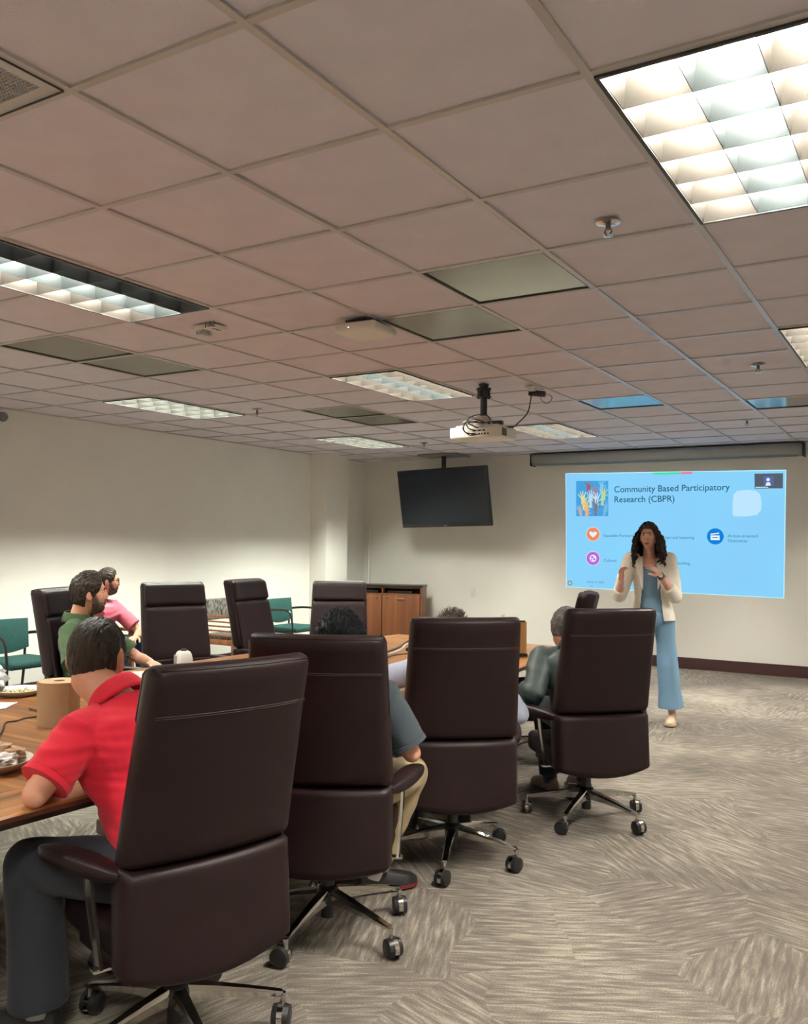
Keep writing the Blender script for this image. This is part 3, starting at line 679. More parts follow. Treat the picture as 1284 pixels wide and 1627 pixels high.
def conference_chair(label, drop=0.0):
    t = thing('conference_chair', label, 'chair', (0, 0, 0), 0, 'brown leather conference chairs')
    vs_ = (0.613-0.318)/0.86
    o = obj('back_cushion', slab_back(vs_+0.001, 1.0, 0.0, 0.100, 0.026), LEATHER, t)
    lc = obj('lower_back_cover', slab_back(0.0, vs_-0.001, -0.003, 0.12, 0.016, sag=0.04), LEATHER, t)
    hr = obj('headrest', slab_back(0.795, 0.985, 0.077, 0.123, 0.022, inset=0.04), LEATHER, t)
    lf = obj('front_pad', slab_back(0.30, 0.79, 0.075, 0.117, 0.02, inset=0.05), LEATHER, t)
    bm = NB()
    pts = [Vector(back_surface(-0.94+1.88*i/20, 0.842, -0.0006)) for i in range(21)]; tube(bm, pts, 0.0011, 5)
    pts = [Vector(back_surface(-0.94+1.88*i/20, 0.835, -0.0006)) for i in range(21)]; tube(bm, pts, 0.0009, 5)
    obj('stitch_line', bm, STITCH, t)
    bm = NB(); pts = [Vector(back_surface(-0.94+1.88*i/20, 0.985, 0.010)) for i in range(21)]; tube(bm, pts, 0.0022, 5); obj('stitch_line', bm, LEATHER, t)
    bm = NB(); cushion(bm, (0, 0.045, 0.385), (0.50, 0.45, 0.115), r=0.035, puff=0.012); obj('seat', bm, LEATHER, t, True)
    bm = NB(); box(bm, (0, -0.03, 0.335), (0.50, 0.34, 0.045), bevel=0.015); obj('seat_shell', bm, LEATHER, t, True)
    for s in (-1, 1):
        bm = NB()
        # arm pad: rounded, wider in front
        rs = []
        for k in range(11):
            q = k/10; y = -0.17 + 0.37*q; e_ = math.sin(PI*min(1, max(0, q)))**0.28 if 0 < q < 1 else 0.3
            rs.append(ring(Vector((s*(0.258+0.078*q), y, 0.592)), Vector((1, 0, 0)), Vector((0, 0, 1)), (0.038+0.011*q)*max(0.3, e_), 0.029*max(0.4, e_), 16, 3.2))
        rings(bm, rs); a = obj('arm_pad', bm, LEATHER, t, True)
        bm = NB()
        rs = []
        for y, z, w_, x in ((-0.02, 0.580, 0.028, 0.292), (-0.04, 0.50, 0.025, 0.290), (-0.07, 0.40, 0.022, 0.285), (-0.085, 0.325, 0.020, 0.28)):
            rs.append([Vector((s*x+s*0.005, y-w_, z)), Vector((s*x+s*0.008, y, z)), Vector((s*x+s*0.005, y+w_, z)), Vector((s*x-s*0.005, y+w_, z)), Vector((s*x-s*0.005, y-w_, z))])
        rings(bm, rs, smooth=False)
        box(bm, (s*0.265, -0.085, 0.322), (0.07, 0.03, 0.010), bevel=0.002)
        obj('arm_post', bm, CHROME, t)
    bm = NB(); box(bm, (0, 0.01, 0.30), (0.17, 0.24, 0.05), bevel=0.012); box(bm, (0, -0.10, 0.305), (0.10, 0.16, 0.02), bevel=0.004)
    tube(bm, smooth_path([(0.06, -0.02, 0.295), (0.13, -0.04, 0.288), (0.16, -0.06, 0.288), (0.19, -0.05, 0.29)], 4), 0.004, 6); box(bm, (0.225, -0.045, 0.292), (0.06, 0.022, 0.008), bevel=0.003)
    tube(bm, smooth_path([(-0.06, -0.02, 0.295), (-0.13, 0.0, 0.286), (-0.19, 0.0, 0.29)], 4), 0.004, 6); box(bm, (-0.215, 0.0, 0.291), (0.06, 0.022, 0.008), bevel=0.003)
    obj('mechanism', bm, BLACKP, t, True)
    bm = NB(); cyl(bm, (0, 0, 0.145), (0, 0, 0.29), 0.026, n=20); cyl(bm, (0, 0, 0.055), (0, 0, 0.15), 0.0255, n=20); obj('gas_column', bm, BLACKP, t, True)
    bm = NB(); lathe(bm, [(0.030, 0.105), (0.045, 0.112), (0.047, 0.150), (0.036, 0.172), (0.028, 0.176)], n=24); obj('base_hub', bm, BLACKP, t, True)
    for k in range(5):
        bm = NB(); rs = []
        for x, zt_, h, w_ in ((0.030, 0.165, 0.052, 0.025), (0.12, 0.150, 0.038, 0.020), (0.22, 0.130, 0.026, 0.016), (0.30, 0.112, 0.018, 0.0145), (0.325, 0.106, 0.015, 0.013)):
            rs.append([Vector((x, -w_, zt_-h*0.3)), Vector((x, -w_*0.7, zt_)), Vector((x, w_*0.7, zt_)), Vector((x, w_, zt_-h*0.3)), Vector((x, w_*0.75, zt_-h)), Vector((x, -w_*0.75, zt_-h))])
        rings(bm, rs, smooth=False)
        for f in bm.faces:
            f.normal_update()
            if f.normal.z > 0.8 and f.calc_center_median().x < 0.24: f.material_index = 1
        L_ = obj('base_leg', bm, [CHROME, BLACKP], t); L_.rotation_euler = (0, 0, 2*PI*k/5)
        bm = NB()
        wx = 0.326; ca = random.uniform(0, 2*PI)
        ax = Vector((math.cos(ca), math.sin(ca), 0)); off = Vector((-ax.y, ax.x, 0))*0.018; c0 = Vector((wx, 0, 0.0375)) + off
        for s in (-1, 1):
            cyl(bm, c0+ax*s*0.009, c0+ax*s*0.026, 0.0365, 0.033, n=22, mi=0)
            cyl(bm, c0+ax*s*0.026, c0+ax*s*0.028, 0.030, 0.026, n=22, mi=0)
        rs = []
        hood = []
        for j in range(9):
            a_ = math.radians(-20+j*27.5); dd = Vector((off.normalized().x*math.cos(a_), off.normalized().y*math.cos(a_), math.sin(a_)))
            hood.append([c0+dd*0.0375-ax*0.0085, c0+dd*0.0375+ax*0.0085, c0+dd*0.033+ax*0.0085, c0+dd*0.033-ax*0.0085])
        rings(bm, hood, mi=1, smooth=False)
        cyl(bm, c0-ax*0.010, c0+ax*0.010, 0.012, n=12, mi=1); cyl(bm, (wx, 0, 0.055), (wx, 0, 0.1), 0.0095, n=12, mi=1)
        obj('caster', bm, [BLACKP, CHROME], L_, True)
    return t
chair0 = None
def place_chair(x, y, deg, base_deg, label, drop=0.0):
    global chair0
    if chair0 is None: chair0 = c = conference_chair(label)
    else: c = copy_tree(chair0); c['label'] = label
    c.location = (x, y, 0); c.rotation_euler = (0, 0, math.radians(deg))
    k = 0
    for ch in c.children:
        if ch.name.startswith('base_leg'):
            ch.rotation_euler = (0, 0, math.radians(base_deg-deg+72*k)); k += 1
        elif drop and not ch.name.startswith(('base_', 'gas')): ch.location = (0, 0, -drop)
    return c
place_chair(-0.628, 0.465, 73, 46, 'nearest brown leather conference chair, holding the man in the red polo shirt')
place_chair(-0.680, 1.318, 26, 63, 'second brown leather chair from the front, holding the man in khaki trousers')
place_chair(-0.635, 2.265, 38, 4, 'third brown leather chair, its back square on, hiding the light blue shirt man')
place_chair(-0.306, 3.22, 44.5, 54, 'brown leather chair in front of the standing woman, with the dark jacket man')
place_chair(-1.00, 4.33, 109, 20, 'brown leather chair seen edge on behind the dark jacket man, by the table end')
place_chair(-3.44, 2.475, -74, 10, 'brown leather chair across the table behind the green shirt man')
place_chair(-3.50, 3.35, -114, 30, 'empty brown leather chair across the table facing the camera squarely')
place_chair(-3.47, 4.33, -83, 50, 'empty brown leather chair across the table in front of the far green chair')
place_chair(-3.28, 5.03, -146, 15, 'empty brown leather chair at the far table corner in front of the cabinet', drop=0.04)

# ------------------------------------------------------------------ green side chairs against the left wall
def green_chair(label):
    t = thing('side_chair', label, 'chair', (0, 0, 0), 0, 'green side chairs')
    # local: faces +Y
    bm = NB()
    def bp(u, v, o):
        a = (u-0.5)*2; z = 0.53 + 0.255*v - (0.045*(1-a*a) if v < 0.5 else 0)*(1-2*v) ; hw = 0.245 - 0.02*(1-v)
        return Vector((hw*a, -0.225 - 0.05*v + 0.03*a*a + o, z))
    n1 = 12; m1 = 8
    G = [[[bm.verts.new(bp(i/n1, j/m1, (0.0 if s == 0 else 0.035) + (0.014 if s == 0 else -0.014)*max(abs(2*i/n1-1), abs(2*j/m1-1))**4)) for j in range(m1+1)] for i in range(n1+1)] for s in (0, 1)]
    for s in (0, 1):
        for i in range(n1):
            for j in range(m1):
                q = (G[s][i][j], G[s][i+1][j], G[s][i+1][j+1], G[s][i][j+1]); bm.faces.new(q if s else q[::-1])
    for i in range(n1):
        for j in (0, m1): bm.faces.new((G[0][i][j], G[0][i+1][j], G[1][i+1][j], G[1][i][j]))
    for j in range(m1):
        for i in (0, n1): bm.faces.new((G[0][i][j], G[0][i][j+1], G[1][i][j+1], G[1][i][j]))
    obj('backrest', bm, GREENF, t, 50)
    bm = NB(); cushion(bm, (0, 0.02, 0.43), (0.50, 0.47, 0.065), r=0.025, puff=0.012); obj('seat', bm, GREENF, t, True)
    for s in (-1, 1):
        bm = NB(); tube(bm, smooth_path([(s*0.235, -0.30, 0.0), (s*0.235, -0.25, 0.35), (s*0.235, -0.245, 0.60)], 4), 0.012, 8); obj('back_leg', bm, BLACKM, t, True)
        bm = NB(); tube(bm, smooth_path([(s*0.25, 0.21, 0.0), (s*0.25, 0.20, 0.40), (s*0.26, 0.19, 0.58)], 4), 0.012, 8); obj('front_leg', bm, BLACKM, t, True)
        bm = NB(); tube(bm, smooth_path([(s*0.26, 0.19, 0.57), (s*0.265, 0.15, 0.655), (s*0.265, 0.0, 0.67), (s*0.25, -0.2, 0.655), (s*0.235, -0.25, 0.63)], 4), 0.014, 8); obj('armrest', bm, BLACKP, t, True)
        bm = NB(); cyl(bm, (s*0.24, -0.25, 0.395), (s*0.25, 0.2, 0.395), 0.010, n=8); obj('side_rail', bm, BLACKM, t, True)
    return t
g0 = green_chair('green fabric side chair at the left edge, left of the green shirt man')
def place(o, x, y, deg, label=None):
    o.location = (x, y, 0); o.rotation_euler = (0, 0, math.radians(deg))
    if label: o['label'] = label
place(g0, -5.50, 3.36, -90)
g1 = copy_tree(g0); place(g1, -5.50, 7.18, -90, 'green fabric side chair beside the column, between two leather chairs')
# ------------------------------------------------------------------ wooden slatted armchairs
PATT = mat('patterned_upholstery', (0.03, 0.028, 0.03), 0.9, vscale=45, col2=(0.32, 0.30, 0.27), stretch=(1, 1, 0.4))
def wood_chair(label):
    t = thing('wooden_armchair', label, 'chair', (0, 0, 0), 0, 'slatted wooden armchairs')
    for s in (-1, 1):
        part('front_leg', (s*0.27, 0.24, 0.325), (0.04, 0.05, 0.65), CHAIRW, t)
        part('back_leg', (s*0.27, -0.24, 0.42), (0.04, 0.05, 0.84), CHAIRW, t)
        part('armrest', (s*0.27, 0.0, 0.66), (0.055, 0.56, 0.028), CHAIRW, t, 0.006)
        for z in (0.60, 0.55, 0.50, 0.45): part('side_slat', (s*0.27, 0, z), (0.018, 0.44, 0.018), CHAIRW, t)
        part('side_rail', (s*0.27, 0, 0.375), (0.025, 0.44, 0.06), CHAIRW, t)
    part('front_rail', (0, 0.24, 0.375), (0.50, 0.025, 0.06), CHAIRW, t); part('back_rail', (0, -0.24, 0.375), (0.50, 0.025, 0.06), CHAIRW, t)
    part('top_rail', (0, -0.245, 0.70), (0.50, 0.025, 0.04), CHAIRW, t)
    bm = NB(); cushion(bm, (0, 0.0, 0.42), (0.49, 0.46, 0.07), r=0.02, puff=0.01); obj('seat', bm, PATT, t, True)
    bm = NB(); cushion(bm, (0, -0.235, 0.72), (0.49, 0.055, 0.24), r=0.018, puff=0.0); obj('backrest', bm, PATT, t, True)
    return t
w0 = wood_chair('wooden armchair with patterned seat holding the man in the pink shirt'); place(w0, -5.33, 3.99, -80)
w1 = copy_tree(w0); place(w1, -5.50, 6.12, -90, 'empty slatted wooden armchair between two leather chairs at the left wall')

# ------------------------------------------------------------------ things on the table
TZ = 0.7425
PAPER = mat('kraft_paper', srgb(178, 148, 116), 0.85, var=0.06, vscale=30, bump=0.15, bscale=180)
t = thing('paper_towel_roll', 'brown paper towel roll standing on the table left of the red polo man', 'paper roll', (-1.765, 0.90, TZ), 0.6)
bm = NB(); lathe(bm, [(0.022, 0.002), (0.080, 0.0), (0.083, 0.004), (0.083, 0.175), (0.080, 0.178), (0.022, 0.178), (0.022, 0.002)], n=48, cap=False); obj('roll', bm, PAPER, t, True)
bm = NB(); 
def sheet(u, v):
    a = -2.5 + 1.7*u; e_ = 0.012*noise.noise(Vector((v*14, 3, 0))) + 0.006*noise.noise(Vector((v*45, 1, 0))) if u < 0.02 else 0
    r = 0.0845 + 0.002*(1-u); z = 0.178*v + 0.0; a2 = a - 0.5*(1-u)*max(0, v-0.35)**0.7 + e_*6*(1-u)
    return Vector((r*math.cos(a2), r*math.sin(a2), z))
loft_grid(bm, sheet, 18, 30); obj('loose_sheet', bm, mat('kraft_paper_light', srgb(192, 164, 132), 0.85, bump=0.1), t)
bm = NB(); lathe(bm, [(0.0225, 0.001), (0.0225, 0.177)], n=24, cap=False); obj('core', bm, mat('core_card', (0.22, 0.15, 0.10), 0.9), t, True)
t = thing('soda_can', 'dark soda can with white print standing behind the paper towel roll', 'can', (-2.42, 1.53, TZ), 0)
bm = NB(); lathe(bm, [(0.022, 0.003), (0.026, 0.0), (0.033, 0.010), (0.033, 0.105), (0.028, 0.118), (0.0275, 0.121), (0.026, 0.118), (0.002, 0.117)]); obj('body', bm, mat('can_black', (0.015, 0.014, 0.016), 0.3, metal=0.5), t, True)
bm = NB(); lathe(bm, [(0.0285, 0.117), (0.0285, 0.1225), (0.0265, 0.1225), (0.0265, 0.119), (0.001, 0.119)]); obj('lid', bm, CHROME, t, True)
bm = NB()
for i in range(4):
    for j in range(12):
        a = -2.6 + j*0.13; 
        if (i*7+j*3) % 5 < 3: box(bm, (0.0333*math.cos(a), 0.0333*math.sin(a), 0.095-i*0.018), (0.0025, 0.0035, 0.009), Matrix.Rotation(a, 3, 'Z'))
obj('print', bm, WHITEP, t)
def plate(name, label, x, y, r, h=0.028, col='plate_white'):
    t = thing(name, label, 'plate', (x, y, TZ), 0)
    bm = NB(); lathe(bm, [(r*0.6, 0.0), (r*0.68, 0.002), (r*0.97, h-0.002), (r, h), (r*0.99, h+0.002), (r*0.94, h-0.002), (r*0.66, 0.006), (0.001, 0.005)], n=40)
    obj('dish', bm, mat('plate_cream', (0.72, 0.69, 0.60), 0.6), t, True); return t
def crumbs(parent, name, n, r, m, z0, sz):
    bm = NB()
    for i in range(n):
        a = random.uniform(0, 2*PI); q = r*math.sqrt(random.random()); s = random.uniform(0.5, 1)*sz
        ell(bm, (q*math.cos(a), q*math.sin(a), z0+random.uniform(0, 0.006)), (s, s*random.uniform(0.5, 1), s*0.5), Matrix.Rotation(random.uniform(0, 3), 3, 'Z'), 7, 5)
    o = obj(name, bm, m, parent); o['kind'] = 'stuff'
RICE = mat('rice_food', (0.70, 0.60, 0.34), 0.8); GRNF = mat('herb_food', (0.16, 0.20, 0.07), 0.8)
p1 = plate('food_plate', 'white plate with food remains behind the paper towel roll, near the left edge', -2.50, 1.23, 0.115); crumbs(p1, 'rice', 90, 0.085, RICE, 0.012, 0.010); crumbs(p1, 'herbs', 14, 0.07, GRNF, 0.02, 0.006)
p2 = plate('food_plate', 'white plate between the red polo man and his chair back', -2.36, 1.92, 0.12); crumbs(p2, 'rice', 60, 0.08, RICE, 0.012, 0.009)
p3 = plate('food_plate', 'large cream plate of crumpled napkins at the left edge by the bare elbow', -1.33, 0.30, 0.135, 0.034)
def crumple(name, parent, c, r, m, seed, flat=0.4, amp=0.35, loc=None):
    bm = NB(); q = bmesh.ops.create_icosphere(bm, subdivisions=3, radius=1.0)
    for v in q['verts']:
        n_ = v.co.copy(); k = 1 + amp*(abs(noise.noise(n_*2.1+Vector((seed, 0, 0))))*2 - 0.5) + amp*0.5*noise.noise(n_*5+Vector((0, seed, 0)))
        v.co = Vector((n_.x*r*k, n_.y*r*k, max(-0.9, n_.z)*r*flat*k)) + Vector(c)
    for f in bm.faces: f.smooth = False
    return obj(name, bm, m, parent)
crumple('napkin', p3, (-0.03, 0.03, 0.045), 0.075, PAPER, 3, 0.45); crumple('napkin', p3, (0.02, 0.06, 0.042), 0.05, PAPER, 8, 0.5)
crumple('plastic_wrap', p3, (0.055, 0.0, 0.040), 0.05, mat('plastic_wrap', (0.62, 0.60, 0.55), 0.15, spec=0.8), 5, 0.4, 0.5)
o = crumple('crumpled_foil', None, (0, 0, 0.0), 0.075, mat('foil', (0.62, 0.62, 0.62), 0.35, metal=0.5), 12, 0.95, 0.3); o.location = (-2.585, 1.135, TZ+0.078); tag(o, 'crumpled pale grey foil ball at the very left edge above the plate', 'foil')
t = thing('white_jug', 'rounded white plastic container with black cap on the table behind the nearest chair back', 'container', (-2.47, 2.31, TZ), -0.6)
bm = NB(); 
rings(bm, [ring(Vector((0, 0, z)), V(1, 0, 0), V(0, 1, 0), a, b, 24, 3.2) for z, a, b in ((0, 0.058, 0.045), (0.004, 0.063, 0.05), (0.06, 0.062, 0.05), (0.09, 0.055, 0.044), (0.104, 0.045, 0.036), (0.110, 0.03, 0.024))]); obj('body', bm, WHITEP, t, True)
bm = NB(); cyl(bm, (0, 0, 0.108), (0, 0, 0.120), 0.018); ell(bm, (-0.022, 0, 0.112), (0.012, 0.012, 0.008)); obj('cap', bm, BLACKP, t, True)
bm = NB(); box(bm, (0, -0.049, 0.06), (0.07, 0.006, 0.05), bevel=0.002); obj('front_panel', bm, mat('panel_grey', (0.35, 0.34, 0.32), 0.5), t)
bm = NB(); box(bm, (0, 0, 0.0008), (0.16, 0.16, 0.0016), Matrix.Rotation(0.5, 3, 'Z')); box(bm, (0.01, 0.01, 0.0024), (0.15, 0.15, 0.0012), Matrix.Rotation(0.62, 3, 'Z'))
o = obj('paper_napkin', bm, mat('napkin_white', (0.75, 0.73, 0.68), 0.8)); o.location = (-2.34, 0.98, TZ); tag(o, 'folded white paper napkin on the table at the left edge', 'napkin')
bm = NB(); box(bm, (0, 0, 0.012), (0.20, 0.14, 0.020), Matrix.Rotation(0.2, 3, 'Z'), bevel=0.006); o = obj('notebook', bm, BLACKP, None, True); o.location = (-2.60, 1.02, TZ); tag(o, 'black notebook at the left edge beside the white plate', 'notebook')
bm = NB(); tube(bm, [(-2.66, 1.02, TZ+0.028), (-2.50, 1.08, TZ+0.030)], 0.005, 8); tag(obj('pen', bm, WHITEP, None, True), 'white pen lying on the black notebook, its tip near the plate', 'pen')
def cable(pts, r, m, label, name='cable'):
    bm = NB(); tube(bm, smooth_path(pts, 7), r, 7); return tag(obj(name, bm, m, None, True), label, 'cable')
z = TZ+0.005
cable([(-1.60, 0.42, z), (-1.76, 0.63, z), (-1.93, 0.77, z), (-1.93, 0.82, z), (-1.95, 0.88, z), (-1.93, 0.96, z), (-2.00, 1.0, z), (-2.12, 1.02, z)], 0.0035, BLACKP, 'thin dark cable wriggling across the table to the paper towel roll')
cable([(-1.66, 3.15, z), (-1.87, 3.57, z), (-1.98, 3.95, z), (-2.12, 4.3, z), (-2.14, 4.45, z), (-2.0, 4.55, z), (-1.8, 4.3, z)], 0.007, BLACKP, 'black cable looping on the far table between the second and third chairs')
cable([(-1.70, 3.3, z), (-1.83, 3.52, z), (-1.86, 3.70, z), (-1.93, 3.92, z), (-2.05, 4.2, z), (-1.98, 4.4, z)], 0.0055, WHITEP, 'white cable on the far table beside the black cable')
cable([(-1.66, 3.2, z), (-1.75, 3.42, z), (-1.78, 3.6, z), (-1.70, 3.75, z), (-1.62, 3.8, z)], 0.004, BLACKP, 'short thin black cable nearest the light blue sleeve on the table')
t = thing('table_hub', 'small black connection box on the far table left of the third chair', 'connection box', (-1.80, 3.90, TZ), 0.4)
bm = NB(); box(bm, (0, 0, 0.012), (0.14, 0.09, 0.022), bevel=0.005); obj('body', bm, BLACKP, t, True)
bm = NB()
for i in range(3): box(bm, (-0.04+i*0.04, 0, 0.0238), (0.02, 0.04, 0.002))
obj('port', bm, mat('panel_grey', (0.3, 0.3, 0.3), 0.5), t)
t = thing('wooden_holder', 'upright pale wooden board with dark foot on the table right of the third chair', 'board', (-1.10, 4.05, TZ), math.radians(32))
bm = NB(); box(bm, (0, 0, 0.125), (0.14, 0.02, 0.22), bevel=0.003); obj('board', bm, wood_mat('pale_wood', srgb(150, 112, 66), srgb(196, 156, 100), 2, fine=20), t, True)
bm = NB(); box(bm, (0, 0, 0.010), (0.15, 0.06, 0.020), bevel=0.003); box(bm, (0.0, 0, 0.238), (0.12, 0.022, 0.008)); obj('foot', bm, BLACKP, t, True)

# ------------------------------------------------------------------ people
SKIN = mat('skin', srgb(206, 150, 124), 0.55, var=0.08, vscale=14, bump=0.04, bscale=200, spec=0.35)
SKIN2 = mat('skin_warm', srgb(190, 128, 104), 0.55, var=0.08, vscale=14, bump=0.04, bscale=200, spec=0.35)
EYEW = mat('eye_white', (0.75, 0.72, 0.68), 0.3); IRIS = mat('iris_dark', (0.03, 0.018, 0.012), 0.2); LIP = mat('lip', srgb(176, 96, 88), 0.45)
def remesh(bm, voxel, it=3, name='m'):
    me = bpy.data.meshes.new('tmp'); bm.normal_update(); bmesh.ops.recalc_face_normals(bm, faces=bm.faces[:]); bm.to_mesh(me); bm.free()
    o = bpy.data.objects.new('tmp', me); COL.objects.link(o)
    r = o.modifiers.new('r', 'REMESH'); r.mode = 'VOXEL'; r.voxel_size = voxel; r.use_smooth_shade = True
    if it: s = o.modifiers.new('s', 'SMOOTH'); s.iterations = it; s.factor = 0.5
    dg = bpy.context.evaluated_depsgraph_get(); dg.update()
    out = bpy.data.meshes.new_from_object(o.evaluated_get(dg)); bpy.data.objects.remove(o); bpy.data.meshes.remove(me)
    b = bmesh.new(); b.from_mesh(out); bpy.data.meshes.remove(out)
    for f in b.faces: f.smooth = True
    return b
def ssm(a, b, x):
    t_ = max(0.0, min(1.0, (x-a)/(b-a))); return t_*t_*(3-2*t_)
def gau(n, c, s): 
    c = Vector(c).normalized(); d = n-c
    return math.exp(-((d.x/s[0])**2 + (d.y/s[1])**2 + (d.z/s[2])**2)*0.5)
def head_point(n, fem=False):
    x, y, z = n; a, b, c = 0.076, 0.096, 0.117
    if fem: a, b, c = 0.071, 0.091, 0.112
    lo = ssm(0.05, 0.95, -z)
    sx = 1 - (0.30 if fem else 0.22)*lo
    p = Vector((x*a*sx, y*b, z*c))
    if y < 0: p.y *= 1 - 0.45*ssm(0.25, 0.95, -z)
    else: p.y *= 0.93
    if y > 0: p.y += 0.010*ssm(0.3, 0.9, -z)*ssm(0.1, 0.6, y)
    p.z += -0.004*gau(n, (0, 0.6, -0.85), (0.3, 0.3, 0.2))
    r = Vector((0, 1, 0))
    p += r*(0.019*gau(n, (0, 1, -0.17), (0.085, 0.5, 0.07)) + 0.013*gau(n, (0, 1, 0.0), (0.06, 0.5, 0.14)))
    p += r*(-0.010*gau(n, (0.34, 0.9, 0.12), (0.13, 0.4, 0.09)) - 0.010*gau(n, (-0.34, 0.9, 0.12), (0.13, 0.4, 0.09)))
    p += r*(0.005*gau(n, (0.3, 0.9, 0.27), (0.22, 0.4, 0.06)) + 0.005*gau(n, (-0.3, 0.9, 0.27), (0.22, 0.4, 0.06)))
    p += r*(0.007*gau(n, (0, 0.9, -0.44), (0.16, 0.4, 0.09)) - 0.004*gau(n, (0, 0.9, -0.60), (0.2, 0.4, 0.06)) + 0.009*gau(n, (0, 0.75, -0.78), (0.2, 0.4, 0.14)))
    p += Vector((0.004 if x > 0 else -0.004, 0.002, 0))*gau(Vector((abs(x), y, z)), (0.6, 0.75, -0.1), (0.2, 0.3, 0.2))
    return p
def head_dirs(nu=64, nv=44):
    return [[Vector((math.sin(PI*j/nv)*math.sin(2*PI*i/nu), math.sin(PI*j/nv)*math.cos(2*PI*i/nu), math.cos(PI*j/nv))) for j in range(nv+1)] for i in range(nu)]
def add_head(bm, M, fem=False):
    D = head_dirs(); nu, nv = len(D), len(D[0])-1
    top = bm.verts.new(M @ head_point(D[0][0], fem)); bot = bm.verts.new(M @ head_point(D[0][nv], fem))
    G = [[top]+[bm.verts.new(M @ head_point(D[i][j], fem)) for j in range(1, nv)]+[bot] for i in range(nu)]
    for i in range(nu):
        k = (i+1) % nu
        for j in range(nv):
            q = [G[i][j], G[k][j], G[k][j+1], G[i][j+1]]; q2 = []
            for v in q:
                if v not in q2: q2.append(v)
            bm.faces.new(q2)
    for s in (-1, 1):
        R_ = (M.to_3x3() @ Matrix.Rotation(s*0.35, 3, 'Z')); k = 0.93 if fem else 1.0
        ell(bm, M @ Vector((s*0.077*k, -0.008, 0.002)), (0.009, 0.019, 0.032), R_, 12, 10)
        ell(bm, M @ Vector((s*0.077*k, -0.002, -0.018)), (0.008, 0.011, 0.018), R_, 12, 10)
def head_patch(fn0, M, fem=False, nu=144, nv=98, sub=-0.002):
    """raised shell over the head; fn(dir) -> thickness or None"""
    D = head_dirs(nu, nv); bm = NB(); vs = {}; memo = {}
    def fn(n):
        q = (n.x, n.y, n.z)
        if q not in memo: memo[q] = fn0(n)
        return memo[q]
    def vert(i, j):
        if (i, j) not in vs:
            n = D[i][j]; t_ = fn(n); p = head_point(n, fem)
            vs[(i, j)] = bm.verts.new(M @ (p + n*((t_ if t_ is not None else 0)+sub)))
        return vs[(i, j)]
    for i in range(nu):
        for j in range(1, nv-1):
            k = (i+1) % nu; q = [(i, j), (k, j), (k, j+1), (i, j+1)]
            if all(fn(D[a][b_]) is not None for a, b_ in q): f = bm.faces.new([vert(*c_) for c_ in q]); f.smooth = True
    tp = D[0][0]
    if fn(tp) is not None:
        c0 = bm.verts.new(M @ (head_point(tp, fem) + tp*(fn(tp)+sub)))
        for i in range(nu):
            k = (i+1) % nu; f = bm.faces.new([c0, vert(i, 1), vert(k, 1)]); f.smooth = True
    return bm
def add_hand(bm, w_, d, n, side, curl=0.5, spread=0.12, thumb=0.8, k=1.0):
    """w_ wrist, d towards fingers, n out of the palm, side: +1 thumb on d x n, -1 other"""
    w_ = Vector(w_); d = Vector(d).normalized(); n = Vector(n); n = (n - d*n.dot(d)).normalized(); l = d.cross(n)*side
    R_ = Matrix((l, d, n)).transposed()
    ell(bm, w_+d*0.045*k, (0.040*k, 0.052*k, 0.0155*k), R_, 16, 10)
    tube(bm, [w_-d*0.01, w_+d*0.03*k], [0.024*k, 0.026*k], 10, 'round', flat=0.75)
    curls = curl if hasattr(curl, '__len__') else [curl]*4
    for i, (o_, L_, r) in enumerate(((0.030, 0.070, 0.0086), (0.010, 0.078, 0.0088), (-0.011, 0.073, 0.0084), (-0.030, 0.058, 0.0076))):
        b_ = w_ + d*(0.084 - abs(o_-0.008)*0.25)*k + l*o_*k; a = (o_-0.0)/0.03*spread; dd = (d*math.cos(a) + l*math.sin(a)).normalized()
        pts = [w_+d*0.05*k+l*o_*0.8*k, b_]; p = b_; ang = 0
        for q, sl in enumerate((0.45, 0.32, 0.23)):
            ang += curls[i]*(0.75, 0.9, 0.6)[q]; v = dd*math.cos(ang) + n*math.sin(ang); p = p + v*L_*sl*k; pts.append(p)
        tube(bm, pts, [r*1.1*k, r*1.05*k, r*k, r*0.92*k, r*0.8*k], 8, 'round')
    t0_ = w_+d*0.022*k+l*0.022*k; v1 = (l*0.75+d*0.65*thumb+n*0.35).normalized(); v2 = (l*0.25+d*0.9+n*0.35).normalized()
    tube(bm, [t0_, t0_+v1*0.034*k, t0_+v1*0.038*k+v2*0.026*k, t0_+v1*0.038*k+v2*0.052*k], [0.0135*k, 0.0115*k, 0.0098*k, 0.0082*k], 8, 'round')
def torso_rings(pel, neck, shL, shR, hipR_dir, e=0.0, k=1.0, prof=None, kd=1.0):
    pel, neck = Vector(pel), Vector(neck); sh = (Vector(shR)-Vector(shL)); out = []
    prof = prof or [(-0.14, 0.085, 0.075), (-0.10, 0.145, 0.105), (0.0, 0.172, 0.122), (0.14, 0.165, 0.118), (0.32, 0.150, 0.110), (0.50, 0.155, 0.112), (0.68, 0.172, 0.120), (0.82, 0.172, 0.112), (0.92, 0.135, 0.088), (1.0, 0.075, 0.066)]
    mid = (Vector(shL)+Vector(shR))/2; L_ = (neck-pel)
    for t_, rx, ry in prof:
        c = pel + L_*t_; c = c + (mid-(pel+L_*0.88))*max(0, min(1, (t_-0.2)/0.6))*0.8
        x = (hipR_dir*(1-max(0, min(1, t_))) + sh.normalized()*max(0, min(1, t_))).normalized(); z = L_.normalized(); x = (x - z*x.dot(z)).normalized(); y = z.cross(x)
        out.append(ring(c, x, y, rx*k+e, ry*k*kd+e, 28, 2.4))
    return out
